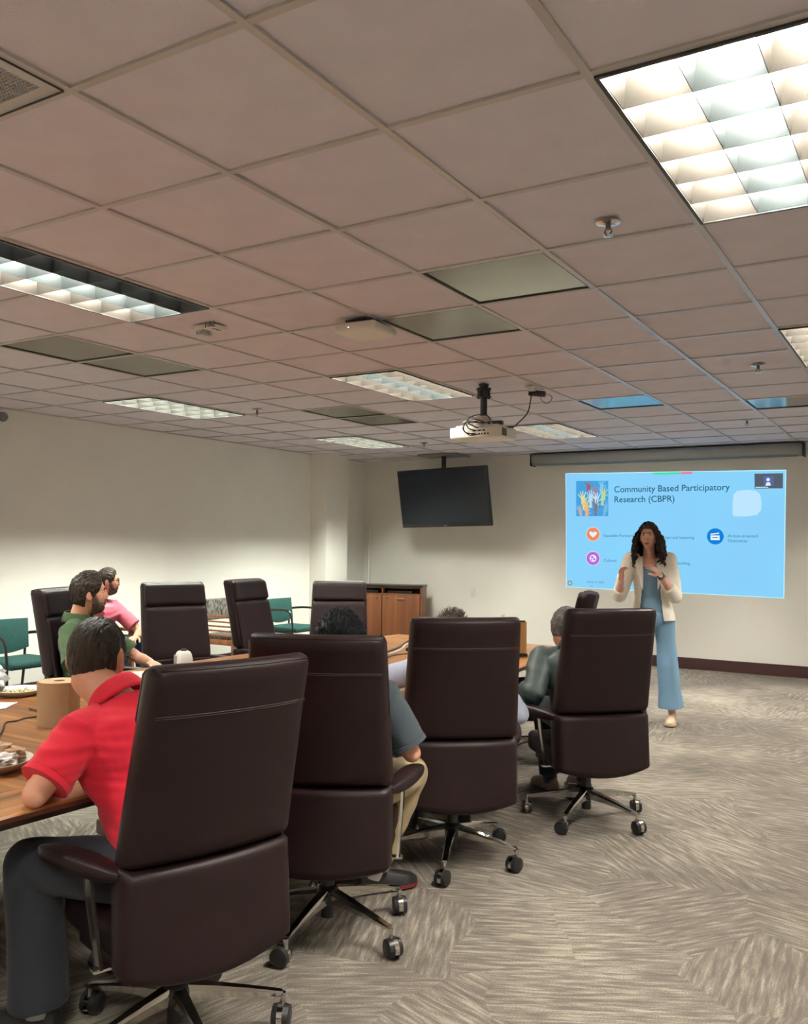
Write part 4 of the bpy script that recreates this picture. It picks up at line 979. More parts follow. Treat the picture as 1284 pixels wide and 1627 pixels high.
def person(label, J, skin=None, fem=False, k=1.0, look=(0, 1, 0), up=(0, 0, 1), shirt=None, trousers=None, shoes=None, hair=None, beard=None, glasses=None, hands=None, hscale=1.0, voxel=0.006, extra=None, face=True, kd=1.0):
    J = {a: Vector(b_) for a, b_ in J.items()}; skin = skin or SKIN
    base = Vector((J['pel'].x, J['pel'].y, 0)); t = thing('person', label, 'person', base, 0)
    for a in J: J[a] = J[a]-base
    f = Vector(look).normalized(); u = Vector(up); u = (u - f*u.dot(f)).normalized(); r = f.cross(u)
    M = Matrix((r, f, u)).transposed().to_4x4(); M = Matrix.Translation(J['head']) @ M @ Matrix.Scale(hscale, 4)
    hd = (J['hipR']-J['hipL']).normalized()
    bm = NB(); add_head(bm, M, fem)
    skull = M @ Vector((0, -0.035, -0.055))
    nr = 0.048 if fem else 0.062
    tube(bm, [J['neck']-(J['neck']-J['pel']).normalized()*0.03, J['neck']*0.6+skull*0.4 + Vector((0, 0, 0)), skull], [nr*1.15, nr, nr*0.98], 18, 'round')
    rings(bm, torso_rings(J['pel'], J['neck'], J['shL'], J['shR'], hd, -0.012, k, kd=kd))
    for s in 'LR':
        tube(bm, [J['neck']-Vector((0, 0, 0.02)), J['sh'+s]], [0.045*k, 0.048*k], 14, 'round')
        tube(bm, [J['sh'+s], J['sh'+s]*0.5+J['el'+s]*0.5, J['el'+s]], [0.050*k, 0.046*k, 0.038*k], 14, 'round')
        tube(bm, [J['el'+s], J['el'+s]*0.7+J['wr'+s]*0.3, J['wr'+s]], [0.038*k, 0.040*k, 0.026*k], 14, 'round')
        tube(bm, [J['hip'+s], J['kn'+s]], [0.078*k, 0.052*k], 16, 'round')
        tube(bm, [J['kn'+s], J['kn'+s]*0.7+J['an'+s]*0.3, J['an'+s]], [0.050*k, 0.050*k, 0.034*k], 14, 'round')
        fz = Vector((0, 0, 0.008)); tube(bm, [J['an'+s]-Vector((0, 0, 0.012)), J['an'+s]*0.5+J['toe'+s]*0.5-fz, J['toe'+s]], [0.030*k, 0.020*k, 0.014*k], 10, 'round')
        if hands and s in hands: add_hand(bm, J['wr'+s], **hands[s])
        else:
            d = (J['wr'+s]-J['el'+s]); add_hand(bm, J['wr'+s], d, (0, 0, -1), 1 if s == 'L' else -1, 0.35)
    body = obj('body', remesh(bm, voxel, 2), skin, t)
    # eyes, brows, lips
    if face:
        for s in (-1, 1):
            kk = 0.93 if fem else 1.0
            bm = NB(); ell(bm, M @ Vector((s*0.029*kk, 0.0688*kk, 0.014)), (0.0125*hscale, 0.0125*hscale, 0.0075*hscale), M.to_3x3().normalized(), 14, 10); e_ = obj('eye', bm, EYEW, t)
            bm = NB(); ell(bm, M @ Vector((s*0.029*kk, 0.0765*kk, 0.014)), (0.0058*hscale, 0.0058*hscale, 0.0060*hscale), M.to_3x3().normalized(), 12, 8); obj('iris', bm, IRIS, e_)
            bm = NB(); pts = [head_point(Vector((s*x_, 0.9, z_)).normalized(), fem)+Vector((0, 0.0045, 0)) for x_, z_ in ((0.13, 0.26), (0.25, 0.31), (0.38, 0.33), (0.52, 0.27))]
            tube(bm, [M @ p for p in smooth_path(pts, 4)], (0.0024 if fem else 0.0036)*hscale, 6, 'round'); obj('eyebrow', bm, hair['mat'] if hair else IRIS, t)
        bm = NB(); pts = [head_point(Vector((x_, 0.9, z_)).normalized(), fem)+Vector((0, 0.001, 0)) for x_, z_ in ((-0.24, -0.45), (-0.1, -0.425), (0, -0.435), (0.1, -0.425), (0.24, -0.45))]
        tube(bm, [M @ p for p in smooth_path(pts, 4)], [0.002]+[0.0052*hscale]*15+[0.002], 8, 'round', flat=0.8)
        pts = [p+Vector((0, -0.001, -0.009 + 0.004*abs(i-2)/2)) for i, p in enumerate(pts)]
        tube(bm, [M @ p for p in smooth_path(pts, 4)], [0.002]+[0.0056*hscale]*15+[0.002], 8, 'round'); obj('lips', bm, LIP, t)
    # clothing
    rot = J
    if shirt:
        e_ = shirt.get('e', 0.012); bm = NB()
        rings(bm, torso_rings(J['pel'], J['neck'], J['shL'], J['shR'], hd, e_, k, shirt.get('prof'), kd=kd))
        fr = shirt.get('sleeve', 0.75)
        for s in 'LR':
            a, b_, c_ = J['sh'+s], J['el'+s], J['wr'+s]
            tube(bm, [J['neck']-Vector((0, 0, 0.03)), a], [0.050*k+e_, 0.054*k+e_], 16, 'round')
            fs = fr[s] if isinstance(fr, dict) else fr
            fl = shirt.get('flare', 0.012)
            if fs <= 1: tube(bm, [a-(b_-a)*0.1, a+(b_-a)*fs*0.5, a+(b_-a)*fs], [0.055*k+e_, 0.052*k+e_+fl*0.5, 0.046*k+e_+fl], 18, 'flat')
            else:
                tube(bm, [a-(b_-a)*0.1, a+(b_-a)*0.5, b_], [0.055*k+e_, 0.052*k+e_, 0.043*k+e_], 18, 'round')
                tube(bm, [b_, b_+(c_-b_)*(fs-1)*0.5, b_+(c_-b_)*(fs-1)], [0.043*k+e_, 0.040*k+e_, 0.032*k+e_], 18, 'flat')
        b2 = remesh(bm, 0.008, 3)
        fa = shirt.get('fold', 0.005); fd = shirt.get('fold_dir', (3, 3, 16))
        b2.normal_update()
        for v in b2.verts:
            q = Vector((v.co.x*fd[0], v.co.y*fd[1], v.co.z*fd[2])); n_ = noise.noise(q + Vector((0, 0, 2.5*noise.noise(v.co*3))))
            v.co += v.normal*(fa*(n_-0.1*abs(n_)) + fa*0.4*noise.noise(q*2.3))
        if 'cut' in shirt:
            kill = [v for v in b2.verts if shirt['cut'](v.co + base)]
            bmesh.ops.delete(b2, geom=kill, context='VERTS')
            be = [e for e in b2.edges if e.is_boundary]
            for _ in range(6):
                bv = {v for e in be for v in e.verts}
                new = {}
                for v in bv:
                    ns = [e.other_vert(v).co for e in v.link_edges if e.is_boundary]
                    if len(ns) == 2: new[v] = v.co*0.5 + (ns[0]+ns[1])*0.25
                for v, c_ in new.items(): v.co = c_
        so = obj(shirt.get('name', 'shirt'), b2, shirt['mat'], t)
        if 'cut' in shirt:
            md = so.modifiers.new('thickness', 'SOLIDIFY'); md.thickness = 0.006; md.offset = -0.5
        if shirt.get('collar'):
            cd = (J['neck']-J['pel']).normalized(); cc = J['neck'] + cd*0.012; x = (J['shR']-J['shL']).normalized(); y = cd.cross(x).normalized(); bm = NB()
            cr = nr + 0.010
            def col(u_, v_):
                a = 2*PI*u_*0.94 + PI/2 + 0.06*PI; q = 1.0 + 0.42*v_
                h_ = 0.028 - 0.060*v_**1.4 - 0.020*math.cos(a-PI/2)*1.0
                return cc + x*math.cos(a)*cr*q + y*math.sin(a)*(cr+0.004)*q + cd*h_
            loft_grid(bm, lambda u_, v_: col(u_, v_), 36, 6)
            co = obj('collar', bm, shirt['mat'], t); md = co.modifiers.new('thickness', 'SOLIDIFY'); md.thickness = 0.004; md.offset = 1
        if shirt.get('hems', True) and not isinstance(fr, dict) and fr <= 1:
            for s in 'LR':
                a, b_ = J['sh'+s], J['el'+s]; p = a+(b_-a)*(fr-0.03); bm = NB(); x, y = frame_of(b_-a); rr = 0.046*k+e_+shirt.get('flare', 0.012)+0.001
                tube(bm, [p, p+(b_-a).normalized()*0.018], [rr, rr+0.001], 20); obj('sleeve_hem', bm, shirt['mat'], t, True)
    if trousers:
        e_ = trousers.get('e', 0.014); bm = NB(); w1, w2 = trousers.get('hemr', (0.058, 0.062)); stop = trousers.get('stop', 0.93)
        L_ = (J['neck']-J['pel']).normalized()
        ell(bm, J['pel'], (0.165*k+e_, 0.125*k+e_, 0.10), Matrix((hd, L_.cross(hd).normalized(), L_)).transposed(), 24, 14)
        for s in 'LR':
            h_, kn, an = J['hip'+s], J['kn'+s], J['an'+s]
            tube(bm, [h_, h_*0.5+kn*0.5, kn], [0.088*k+e_, 0.076*k+e_, trousers.get('knee', 0.056)*k+e_], 20, 'round')
            tube(bm, [kn, kn*0.5+an*0.5, kn+(an-kn)*stop], [trousers.get('knee', 0.056)*k+e_, w1, w2], 20, 'flat')
        b2 = remesh(bm, 0.009, 3); b2.normal_update()
        fd = trousers.get('fold_dir', (9, 9, 5)); fa = trousers.get('fold', 0.006)
        for v in b2.verts: v.co += v.normal*(fa*noise.noise(Vector((v.co.x*fd[0], v.co.y*fd[1], v.co.z*fd[2]))))
        obj(trousers.get('name', 'trousers'), b2, trousers['mat'], t)
    if shoes:
        for s in 'LR':
            an, toe = J['an'+s], J['toe'+s]; d = Vector((toe.x-an.x, toe.y-an.y, 0)).normalized(); x = Vector((d.y, -d.x, 0)); h0 = Vector((an.x, an.y, an.z-0.075)) - d*0.065; Lf = shoes.get('len', 0.28); z0 = h0.z
            bm = NB(); rs = []
            for q, w_, hh in ((0, 0.018, 0.045), (0.03, 0.032, 0.075), (0.2, 0.037, 0.095), (0.38, 0.036, 0.085), (0.55, 0.043, 0.065), (0.75, 0.049, 0.05), (0.92, 0.036, 0.036), (1.0, 0.012, 0.02)):
                w_ *= shoes.get('w', 1.0); c = h0 + d*Lf*q; pts = []
                for i in range(16):
                    a = 2*PI*i/16; cz = math.sin(a)
                    pts.append(c + x*w_*math.copysign(abs(math.cos(a))**0.8, math.cos(a)) + Vector((0, 0, (0.012+hh*cz*shoes.get('h', 1.0)) if cz > 0 else 0.012+0.0*cz)))
                rs.append(pts)
            rings(bm, rs); so = obj('shoe', bm, shoes['mat'], t, True)
            bm = NB(); rs = []
            for z_ in (0.0, 0.014):
                pts = []
                prof = [(0, 0.012), (0.03, 0.03), (0.2, 0.038), (0.38, 0.037), (0.55, 0.045), (0.75, 0.051), (0.92, 0.039), (1.0, 0.012)]
                pts = [h0 + d*(Lf*1.02*q-0.003) + x*w_*shoes.get('w', 1.0) for q, w_ in prof] + [h0 + d*(Lf*1.02*q-0.003) - x*w_*shoes.get('w', 1.0) for q, w_ in reversed(prof)]
                rs.append([p + Vector((0, 0, z_)) for p in pts])
            rings(bm, rs); obj('sole', bm, shoes.get('sole', BLACKP), so, True)
            if shoes.get('sock'):
                bm = NB(); tube(bm, [J['kn'+s]+(an-J['kn'+s])*0.75, an+Vector((0, 0, -0.02))], [0.046, 0.043], 14); obj('sock', bm, shoes['sock'], t, True)
    if hair:
        if hair.get('cap', True):
            hl = hair.get('front', 0.62); th = hair.get('t', 0.016); am = hair.get('amp', 0.006); sd = hair.get('seed', 0); bk = hair.get('back', -0.62); sl = hair.get('side', 0.05)
            def hf(n):
                az = math.atan2(abs(n.x), n.y)     # 0 front, pi back
                zl = hl if az < 0.5 else (hl + (sl-hl)*ssm(0.5, 1.15, az) if az < 1.15 else (sl - 0.28*ssm(1.15, 1.35, az)*(1-ssm(1.35, 1.6, az)) if az < 1.6 else sl + (bk-sl)*ssm(1.6, 2.1, az)))
                m_ = n.z - zl
                if m_ < -0.12: return None
                q = Vector((n.x*hair.get('fx', 14), n.y*5, n.z*5)) + Vector((sd, 0, 0))
                s_ = ssm(-0.02, hair.get('soft', 0.22), m_); tt = th*(hair.get('fade', 0.35) + (1-hair.get('fade', 0.35))*ssm(hair.get('f0', -0.1), hair.get('f1', 0.55), n.z))
                return -0.006 + 0.009*ssm(-0.10, 0.06, m_) + s_*(tt + am*noise.noise(q) + am*0.5*noise.noise(q*2.7))
            obj('hair', head_patch(hf, M, fem), hair['mat'], t)
        if hair.get('strands'):
            bm = NB(); random.seed(hair.get('seed', 1)+5)
            for i in range(hair['strands']):
                n = Vector((random.gauss(0, 0.5), random.gauss(-0.1, 0.5), random.uniform(0.45, 1))).normalized(); p = head_point(n, fem)+n*0.008
                d = (n + Vector((random.gauss(0, 0.3), random.gauss(0.1, 0.3), random.uniform(0, 0.5)))).normalized(); L_ = random.uniform(0.015, 0.038)*hair.get('sl', 1)
                tube(bm, [M @ p, M @ (p+d*L_*0.6), M @ (p+d*L_+Vector((random.gauss(0, 0.004), random.gauss(0, 0.004), 0)))], [0.0024, 0.0018, 0.0006], 4)
            ho = obj('hair_strands', bm, hair['mat'], t); ho['kind'] = 'stuff'
    if beard:
        def bf(n):
            az = math.atan2(abs(n.x), n.y)
            if az > 1.45: return None
            top = -0.42
            if az > 0.55: top = -0.42 + 0.50*ssm(0.75, 1.4, az)
            if az < 0.2 and -0.52 < n.z < -0.40: return None
            if az < 0.34 and n.z > -0.5: top = -0.27
            m_ = top - n.z
            if m_ < -0.1 or n.z < -0.97: return None
            return -0.005 + 0.0075*ssm(-0.10, 0.03, m_) + ssm(0, 0.15, m_)*(beard.get('t', 0.006) + 0.003*noise.noise(n*16))
        obj('beard', head_patch(bf, M, fem, sub=-0.0005), beard['mat'], t)
    if glasses:
        bm = NB(); gy = 0.098; gr = 0.0018
        for s in (-1, 1):
            tube(bm, [M @ Vector((s*0.031+0.023*math.copysign(abs(math.cos(a))**0.7, math.cos(a)), gy-0.003*abs(math.cos(a)), 0.012+0.017*math.copysign(abs(math.sin(a))**0.7, math.sin(a)))) for a in [2*PI*i/20 for i in range(21)]], gr, 6)
            tube(bm, [M @ Vector((s*0.053, gy-0.004, 0.018)), M @ Vector((s*0.075, gy-0.02, 0.018)), M @ Vector((s*0.083, 0.0, 0.016)), M @ Vector((s*0.080, -0.02, 0.006))], gr*1.3, 6)
        tube(bm, [M @ Vector((-0.009, gy, 0.016)), M @ Vector((0.009, gy, 0.016))], gr, 6)
        gl = obj('glasses', bm, glasses, t, True)
    return t, J, M, base
HAIRDK = mat('hair_dark_brown', (0.030, 0.021, 0.016), 0.45, var=0.35, vscale=30, bump=0.5, bscale=60, stretch=(3, 1, 1), spec=0.18)
HAIRBR = mat('hair_brown', (0.048, 0.032, 0.022), 0.45, var=0.35, vscale=30, bump=0.5, bscale=60, stretch=(3, 1, 1), spec=0.18)
HAIRBK = mat('hair_black', (0.006, 0.007, 0.009), 0.38, var=0.3, vscale=30, bump=0.6, bscale=50, stretch=(4, 1, 1), spec=0.12)
HAIRGR = mat('hair_grey', (0.19, 0.16, 0.13), 0.5, var=0.45, vscale=40, bump=0.5, bscale=70, spec=0.4)
HAIRSP = mat('hair_salt_pepper', (0.085, 0.078, 0.072), 0.5, vscale=38, col2=(0.20, 0.19, 0.18), bump=0.5, bscale=70, spec=0.4)
def cloth(name, c, **k): return mat(name, c, 0.88, var=0.06, vscale=9, bump=0.12, bscale=420, spec=0.15, sheen=0.1, **k)
BLACKS = mat('black_shoe', (0.012, 0.012, 0.013), 0.5)

# man in the red polo, nearest chair
person('man with short dark hair, glasses and red polo shirt, leaning an elbow on the table',
  dict(pel=(-0.62, 0.45, 0.55), neck=(-0.90, 0.45, 0.992), head=(-1.040, 0.485, 1.105), shL=(-0.86, 0.275, 0.915), shR=(-0.86, 0.615, 0.935), elL=(-0.855, 0.125, 0.775), elR=(-1.06, 0.70, 0.785),
       wrL=(-1.04, 0.33, 0.800), wrR=(-1.20, 0.60, 0.785), hipL=(-0.62, 0.36, 0.535), hipR=(-0.60, 0.55, 0.535), knL=(-1.02, 0.24, 0.515), knR=(-1.03, 0.66, 0.515), anL=(-0.985, 0.255, 0.085), anR=(-1.02, 0.66, 0.085), toeL=(-1.16, 0.17, 0.03), toeR=(-1.19, 0.66, 0.03)),
  look=(-0.42, 0.88, -0.20), up=(-0.15, 0.2, 1), shirt=dict(mat=cloth('red_polo', srgb(202, 38, 56)), sleeve=0.74, collar=True, e=0.017, fold=0.012, fold_dir=(3, 3, 22)),
  trousers=dict(mat=cloth('charcoal_trousers', srgb(52, 54, 62)), hemr=(0.085, 0.092), knee=0.066, stop=0.97), shoes=dict(mat=BLACKS, sock=mat('grey_sock', (0.5, 0.5, 0.5), 0.9)),
  hair=dict(mat=HAIRDK, front=0.5, t=0.012, amp=0.003, back=-0.86, side=0.0, fade=0.12, soft=0.9), glasses=BLACKM, hscale=1.13, voxel=0.006)
# man in the dark tee and khakis, second chair
person('man with black hair, dark grey tee shirt and khaki trousers, arm on the armrest',
  dict(pel=(-0.66, 1.36, 0.55), neck=(-0.72, 1.45, 0.965), head=(-0.765, 1.50, 1.082), shL=(-0.89, 1.36, 0.905), shR=(-0.555, 1.50, 0.900), elL=(-1.02, 1.52, 0.66), elR=(-0.450, 1.560, 0.665),
       wrL=(-0.86, 1.70, 0.665), wrR=(-0.60, 1.74, 0.665), hipL=(-0.75, 1.36, 0.535), hipR=(-0.58, 1.44, 0.535), knL=(-0.93, 1.74, 0.515), knR=(-0.62, 1.84, 0.50), anL=(-0.95, 1.80, 0.085), anR=(-0.74, 1.72, 0.085), toeL=(-0.98, 1.97, 0.03), toeR=(-0.66, 1.84, 0.03)),
  look=(-0.55, 0.80, -0.25), shirt=dict(mat=cloth('dark_grey_tee', srgb(62, 70, 76)), sleeve=0.84, e=0.014, fold=0.006, flare=0.02, fold_dir=(6, 6, 8)),
  trousers=dict(mat=cloth('khaki_trousers', srgb(160, 142, 108)), hemr=(0.068, 0.070), knee=0.062, stop=0.94, fold=0.008, fold_dir=(8, 8, 14)), shoes=dict(mat=BLACKS, sock=mat('white_sock', (0.7, 0.69, 0.66), 0.9), sole=mat('red_sole', (0.2, 0.02, 0.02), 0.5)),
  hair=dict(mat=HAIRBK, front=0.5, t=0.030, amp=0.010, back=-0.5, side=-0.05, fade=0.6), hscale=1.05)
# man in the light blue shirt behind the third chair
person('man with spiky grey hair and light blue shirt, mostly hidden by the third chair back',
  dict(pel=(-0.64, 2.29, 0.55), neck=(-0.76, 2.48, 0.925), head=(-0.825, 2.60, 1.022), shL=(-0.92, 2.375, 0.86), shR=(-0.62, 2.60, 0.86), elL=(-1.11, 2.32, 0.785), elR=(-0.475, 2.665, 0.640),
       wrL=(-1.20, 2.55, 0.785), wrR=(-0.62, 2.84, 0.665), hipL=(-0.72, 2.29, 0.535), hipR=(-0.58, 2.40, 0.535), knL=(-1.02, 2.53, 0.515), knR=(-0.80, 2.75, 0.515), anL=(-1.02, 2.60, 0.085), anR=(-0.84, 2.78, 0.085), toeL=(-1.12, 2.75, 0.03), toeR=(-0.94, 2.93, 0.03)),
  look=(-0.3, 0.9, -0.3), shirt=dict(mat=cloth('light_blue_shirt', srgb(178, 184, 206)), sleeve=1.25, collar=True, e=0.016, fold=0.007, fold_dir=(10, 10, 7)),
  trousers=dict(mat=cloth('navy_trousers', srgb(60, 62, 72))), shoes=dict(mat=BLACKS),
  hair=dict(mat=HAIRGR, front=0.5, t=0.012, amp=0.006, back=-0.6, side=0.02, fade=0.3, strands=420))
# man in the dark green jacket
def jcut4(p):
    return p.z < 0.50 and False
person('man with salt and pepper hair and dark green jacket seated before the woman',
  dict(pel=(-0.33, 3.25, 0.55), neck=(-0.47, 3.44, 0.895), head=(-0.535, 3.515, 1.005), shL=(-0.625, 3.34, 0.82), shR=(-0.33, 3.58, 0.82), elL=(-0.575, 3.10, 0.665), elR=(-0.14, 3.55, 0.665),
       wrL=(-0.70, 3.30, 0.665), wrR=(-0.32, 3.72, 0.665), hipL=(-0.40, 3.24, 0.535), hipR=(-0.26, 3.37, 0.535), knL=(-0.70, 3.55, 0.515), knR=(-0.52, 3.73, 0.515), anL=(-0.66, 3.58, 0.085), anR=(-0.50, 3.72, 0.085), toeL=(-0.78, 3.68, 0.03), toeR=(-0.62, 3.86, 0.03)),
  look=(0.28, 0.95, 0.0), shirt=dict(mat=mat('dark_green_jacket', srgb(30, 48, 46), 0.6, var=0.1, vscale=8, bump=0.1, bscale=300), name='jacket', sleeve=1.95, collar=True, e=0.022, fold=0.008, fold_dir=(5, 5, 10)),
  trousers=dict(mat=cloth('dark_navy_trousers', srgb(28, 32, 42)), hemr=(0.06, 0.064)), shoes=dict(mat=mat('brown_shoe', (0.10, 0.045, 0.025), 0.45), sock=mat('navy_sock', (0.02, 0.025, 0.04), 0.9)),
  hair=dict(mat=HAIRSP, front=0.55, t=0.016, amp=0.006, back=-0.66, side=0.05, fade=0.4, soft=0.5), skin=SKIN2)
# man in the green shirt across the table
person('bearded man in a dark green collared shirt across the table, in profile',
  dict(pel=(-3.44, 2.43, 0.55), neck=(-3.475, 2.36, 0.985), head=(-3.405, 2.385, 1.146), shL=(-3.56, 2.53, 0.915), shR=(-3.375, 2.215, 0.905), elL=(-3.30, 2.72, 0.70), elR=(-3.15, 2.08, 0.70),
       wrL=(-3.08, 2.62, 0.70), wrR=(-3.04, 2.16, 0.69), hipL=(-3.43, 2.52, 0.535), hipR=(-3.40, 2.34, 0.535), knL=(-3.02, 2.62, 0.515), knR=(-3.0, 2.28, 0.515), anL=(-3.0, 2.62, 0.085), anR=(-2.98, 2.28, 0.085), toeL=(-2.82, 2.66, 0.03), toeR=(-2.80, 2.28, 0.03)),
  look=(0.60, 0.79, 0.02), up=(0.05, 0.03, 1), shirt=dict(mat=cloth('olive_green_shirt', srgb(56, 74, 48)), sleeve=0.8, collar=True, e=0.014, fold=0.006),
  trousers=dict(mat=cloth('dark_navy_trousers', (0, 0, 0))), shoes=dict(mat=BLACKS), hands=dict(R=dict(d=(0.75, 0.6, -0.05), n=(0, 0, -1), side=-1, curl=0.3), L=dict(d=(0.9, -0.4, -0.05), n=(0, 0, -1), side=1, curl=0.3)),
  hair=dict(mat=HAIRDK, front=0.60, t=0.024, amp=0.008, back=-0.68, side=0.06, fade=0.45, seed=4), beard=dict(mat=mat('beard_brown', (0.085, 0.058, 0.042), 0.7, var=0.4, vscale=60, bump=0.4, bscale=120), t=0.005), voxel=0.005, hscale=1.10)
# man in the pink shirt by the wall
pk, Jp, Mp, bp_ = person('man with glasses, short beard and pink shirt sitting by the left wall',
  dict(pel=(-5.285, 3.880, 0.540), neck=(-5.115, 3.880, 0.955), head=(-5.060, 3.935, 1.120), shL=(-5.105, 4.050, 0.885), shR=(-4.965, 3.740, 0.875), elL=(-4.885, 4.170, 0.660), elR=(-5.065, 3.570, 0.620),
       wrL=(-4.725, 3.970, 0.640), wrR=(-4.805, 3.700, 0.700), hipL=(-5.225, 3.970, 0.530), hipR=(-5.185, 3.790, 0.530), knL=(-4.805, 4.110, 0.560), knR=(-4.805, 3.850, 0.550), anL=(-4.765, 4.150, 0.090), anR=(-4.685, 3.850, 0.085), toeL=(-4.585, 4.200, 0.030), toeR=(-4.505, 3.890, 0.030)),
  look=(0.62, 0.78, -0.02), shirt=dict(mat=cloth('pink_polo', srgb(206, 104, 122)), sleeve=0.72, collar=True, e=0.012, fold=0.006), trousers=dict(mat=cloth('blue_jeans', srgb(34, 44, 70)), hemr=(0.066, 0.07), knee=0.062),
  shoes=dict(mat=BLACKS, sock=mat('dotted_sock', (0.02, 0.03, 0.07), 0.9, vscale=90, col2=(0.05, 0.06, 0.12))), hands=dict(R=dict(d=(0.8, 0.6, -0.1), n=(0, 0.2, -1), side=-1, curl=0.5), L=dict(d=(0.5, -0.85, 0), n=(0, 0, -1), side=1, curl=0.5)),
  hair=dict(mat=HAIRDK, front=0.58, t=0.016, amp=0.005, back=-0.6, side=0.05, fade=0.2, seed=9), beard=dict(mat=mat('beard_brown', (0, 0, 0)), t=0.004), glasses=BLACKM, voxel=0.0055)
# standing woman
SKW = mat('skin_woman', srgb(226, 176, 156), 0.5, var=0.05, vscale=14, spec=0.35)
DRESS = mat('light_blue_knit', srgb(122, 158, 186), 0.85, var=0.04, vscale=6, bump=0.08, bscale=400, spec=0.15)
WJ = dict(pel=(-0.700, 5.985, 0.900), neck=(-0.722, 5.93, 1.408), head=(-0.712, 5.885, 1.575), shL=(-0.572, 6.005, 1.355), shR=(-0.862, 5.868, 1.355), elL=(-0.505, 5.930, 1.085), elR=(-0.925, 5.770, 1.085),
          wrL=(-0.565, 5.690, 1.270), wrR=(-0.842, 5.560, 1.215), hipL=(-0.615, 6.010, 0.885), hipR=(-0.785, 5.955, 0.885), knL=(-0.590, 6.03, 0.50), knR=(-0.84, 5.95, 0.50), anL=(-0.568, 6.09, 0.085), anR=(-0.875, 5.99, 0.085), toeL=(-0.545, 5.93, 0.03), toeR=(-0.86, 5.84, 0.03))
TORF = [(-0.16, 0.085, 0.075), (-0.10, 0.145, 0.105), (0.0, 0.160, 0.112), (0.14, 0.150, 0.104), (0.34, 0.122, 0.092), (0.50, 0.128, 0.096), (0.66, 0.142, 0.112), (0.80, 0.145, 0.098), (0.92, 0.110, 0.075), (1.0, 0.060, 0.055)]
wo, JW, MW, bW = person('standing woman with long curly dark hair, white blazer and light blue outfit, gesturing', WJ, skin=SKW, fem=True, k=0.86, look=(0.10, -0.99, -0.02),
  shirt=dict(mat=mat('white_blazer', srgb(242, 236, 224), 0.8, var=0.03, vscale=6, bump=0.08, bscale=350, spec=0.2), name='blazer', sleeve={'L': 1.42, 'R': 1.42}, e=0.022, fold=0.004, fold_dir=(4, 4, 9), prof=[(-0.30, 0.185, 0.150), (-0.20, 0.190, 0.152), (0.0, 0.182, 0.140), (0.14, 0.165, 0.120), (0.34, 0.135, 0.104), (0.50, 0.138, 0.106), (0.66, 0.150, 0.118), (0.80, 0.158, 0.106), (0.92, 0.12, 0.084), (1.0, 0.075, 0.065)],
    cut=lambda p: (p.z < 0.865 + 0.06*(p-Vector((-0.70, 5.98, 0))).dot(Vector((0.93, 0.36, 0)))) or (p.z > 1.41 and abs((p-Vector((-0.72, 5.93, 0))).dot(Vector((0.93, 0.36, 0)))) < 0.075) or ((p-Vector((-0.71, 5.96, 0))).dot(Vector((0.36, -0.93, 0))) > 0.02 and abs((p-Vector((-0.715, 5.96, 0))).dot(Vector((0.93, 0.36, 0)))+0.005) < (0.072 + 0.10*max(0, (1.12-p.z)) if p.z < 1.2 else 0.066) and abs((p-Vector((-0.71, 5.96, 0))).dot(Vector((0.36, -0.93, 0)))) < 0.16)),
  trousers=dict(mat=DRESS, name='wide_trousers', hemr=(0.092, 0.108), knee=0.085, stop=0.86, e=0.016, fold=0.008, fold_dir=(14, 14, 1.2)), shoes=dict(mat=mat('beige_shoe', srgb(214, 184, 156), 0.35), w=0.92, h=0.95, len=0.250, sole=mat('beige_sole', srgb(196, 170, 144), 0.5)),
  hair=dict(mat=HAIRDK, front=0.60, t=0.020, amp=0.006, back=-0.6, side=0.02, fade=0.8), hands=dict(L=dict(d=(-0.45, -0.45, 0.55), n=(-0.6, 0.3, -0.5), side=1, curl=(0.25, 0.35, 0.45, 0.5), spread=0.2, k=0.95), R=dict(d=(0.10, -0.35, 0.9), n=(0.85, -0.3, 0.0), side=-1, curl=(0.35, 0.45, 0.5, 0.55), spread=0.22, k=0.95)), voxel=0.0045, hscale=1.0, kd=0.95)
bm = NB(); rings(bm, torso_rings(JW['pel'], JW['neck'], JW['shL'], JW['shR'], (JW['hipR']-JW['hipL']).normalized(), 0.004, 0.9, [q for q in TORF if q[0] < 0.9]+[(0.86, 0.11, 0.08)], kd=1.0)); obj('blue_top', remesh(bm, 0.008, 2), DRESS, wo)
bm = NB(); random.seed(11); FW = MW.to_3x3()
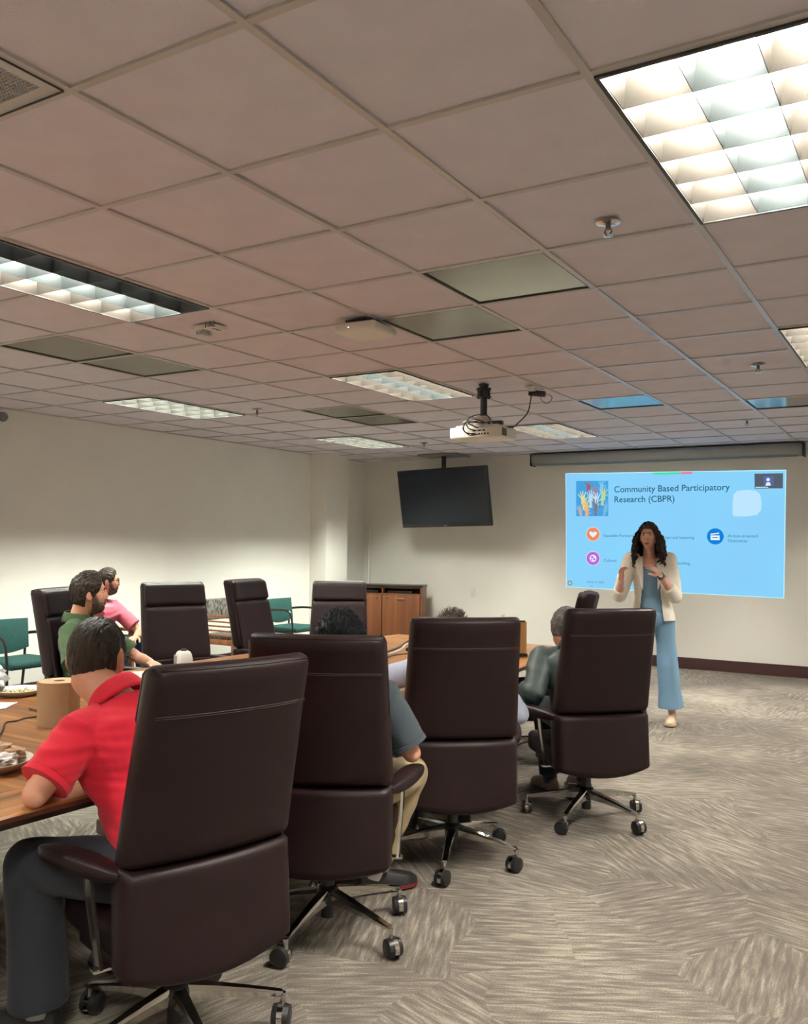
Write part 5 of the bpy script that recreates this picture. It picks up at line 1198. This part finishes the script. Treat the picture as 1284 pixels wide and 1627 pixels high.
for i in range(170):
    a = random.uniform(0.95, 2*PI-0.95)     # 0 is the face
    n = Vector((math.sin(a)*0.9, math.cos(a)*0.9, random.uniform(-0.1, 0.75))).normalized()
    p = head_point(n, True)+n*0.012; out = Vector((n.x, n.y, 0)).normalized(); Lc = random.uniform(0.20, 0.31) - 0.05*max(0, n.z)
    pts = []; ph = random.uniform(0, 6); turns = random.uniform(3.0, 4.6); rr = random.uniform(0.010, 0.018)
    for j in range(29):
        q = j/28; c = p + out*(0.055*math.sin(min(1, q*1.5)*PI/2) - 0.018*q*q) + Vector((0, 0, -Lc*q)) 
        if abs(c.x) < 0.078 and c.y > 0 and q > 0.2: c.x = math.copysign(0.078, c.x)
        c += Vector((math.cos(ph+turns*2*PI*q), math.sin(ph+turns*2*PI*q), 0))*rr*min(1, q*3)
        pts.append(MW @ c)
    tube(bm, pts, [0.008]+[0.0068]*16+[0.006]*10+[0.004, 0.002], 6)
cu = obj('curls', bm, HAIRDK, wo, True)
# lapels
for s in (-1, 1):
    bm = NB(); RW_ = Vector((0.93, 0.36, 0))*1.0; FWd = Vector((0.36, -0.93, 0)); c = (JW['neck']+JW['pel'])/2
    def lp(u_, v_):
        z_ = JW['neck'].z - 0.01 - 0.26*v_; w_ = (0.06 if v_ < 0.35 else 0.06-0.05*(v_-0.35)/0.65)*u_
        return Vector((JW['neck'].x, JW['neck'].y, 0)) + RW_*s*(0.052 + w_ + 0.01*v_) + FWd*(0.055+0.075*math.sin(min(1, v_*1.4)*PI/2) - 0.02*u_) + Vector((0, 0, z_ + 0.02*u_))
    loft_grid(bm, lp, 5, 12); o = obj('lapel', bm, MATS['white_blazer'], wo); md = o.modifiers.new('thickness', 'SOLIDIFY'); md.thickness = 0.005
bm = NB(); d = (JW['wrL']-JW['elL']).normalized(); p = JW['wrL']-d*0.015; tube(bm, [p-d*0.011, p+d*0.011], 0.0285, 18); fw = Vector((0.36, -0.93, 0)); 
cyl(bm, p+fw*0.022, p+fw*0.034, 0.017, n=20, mi=1); obj('watch', bm, [BLACKP, CHROME], wo, True)
bm = NB(); p = JW['wrL']-d*0.04; tube(bm, [p-d*0.002, p+d*0.002], 0.031, 18); obj('bracelet', bm, CHROME, wo, True)
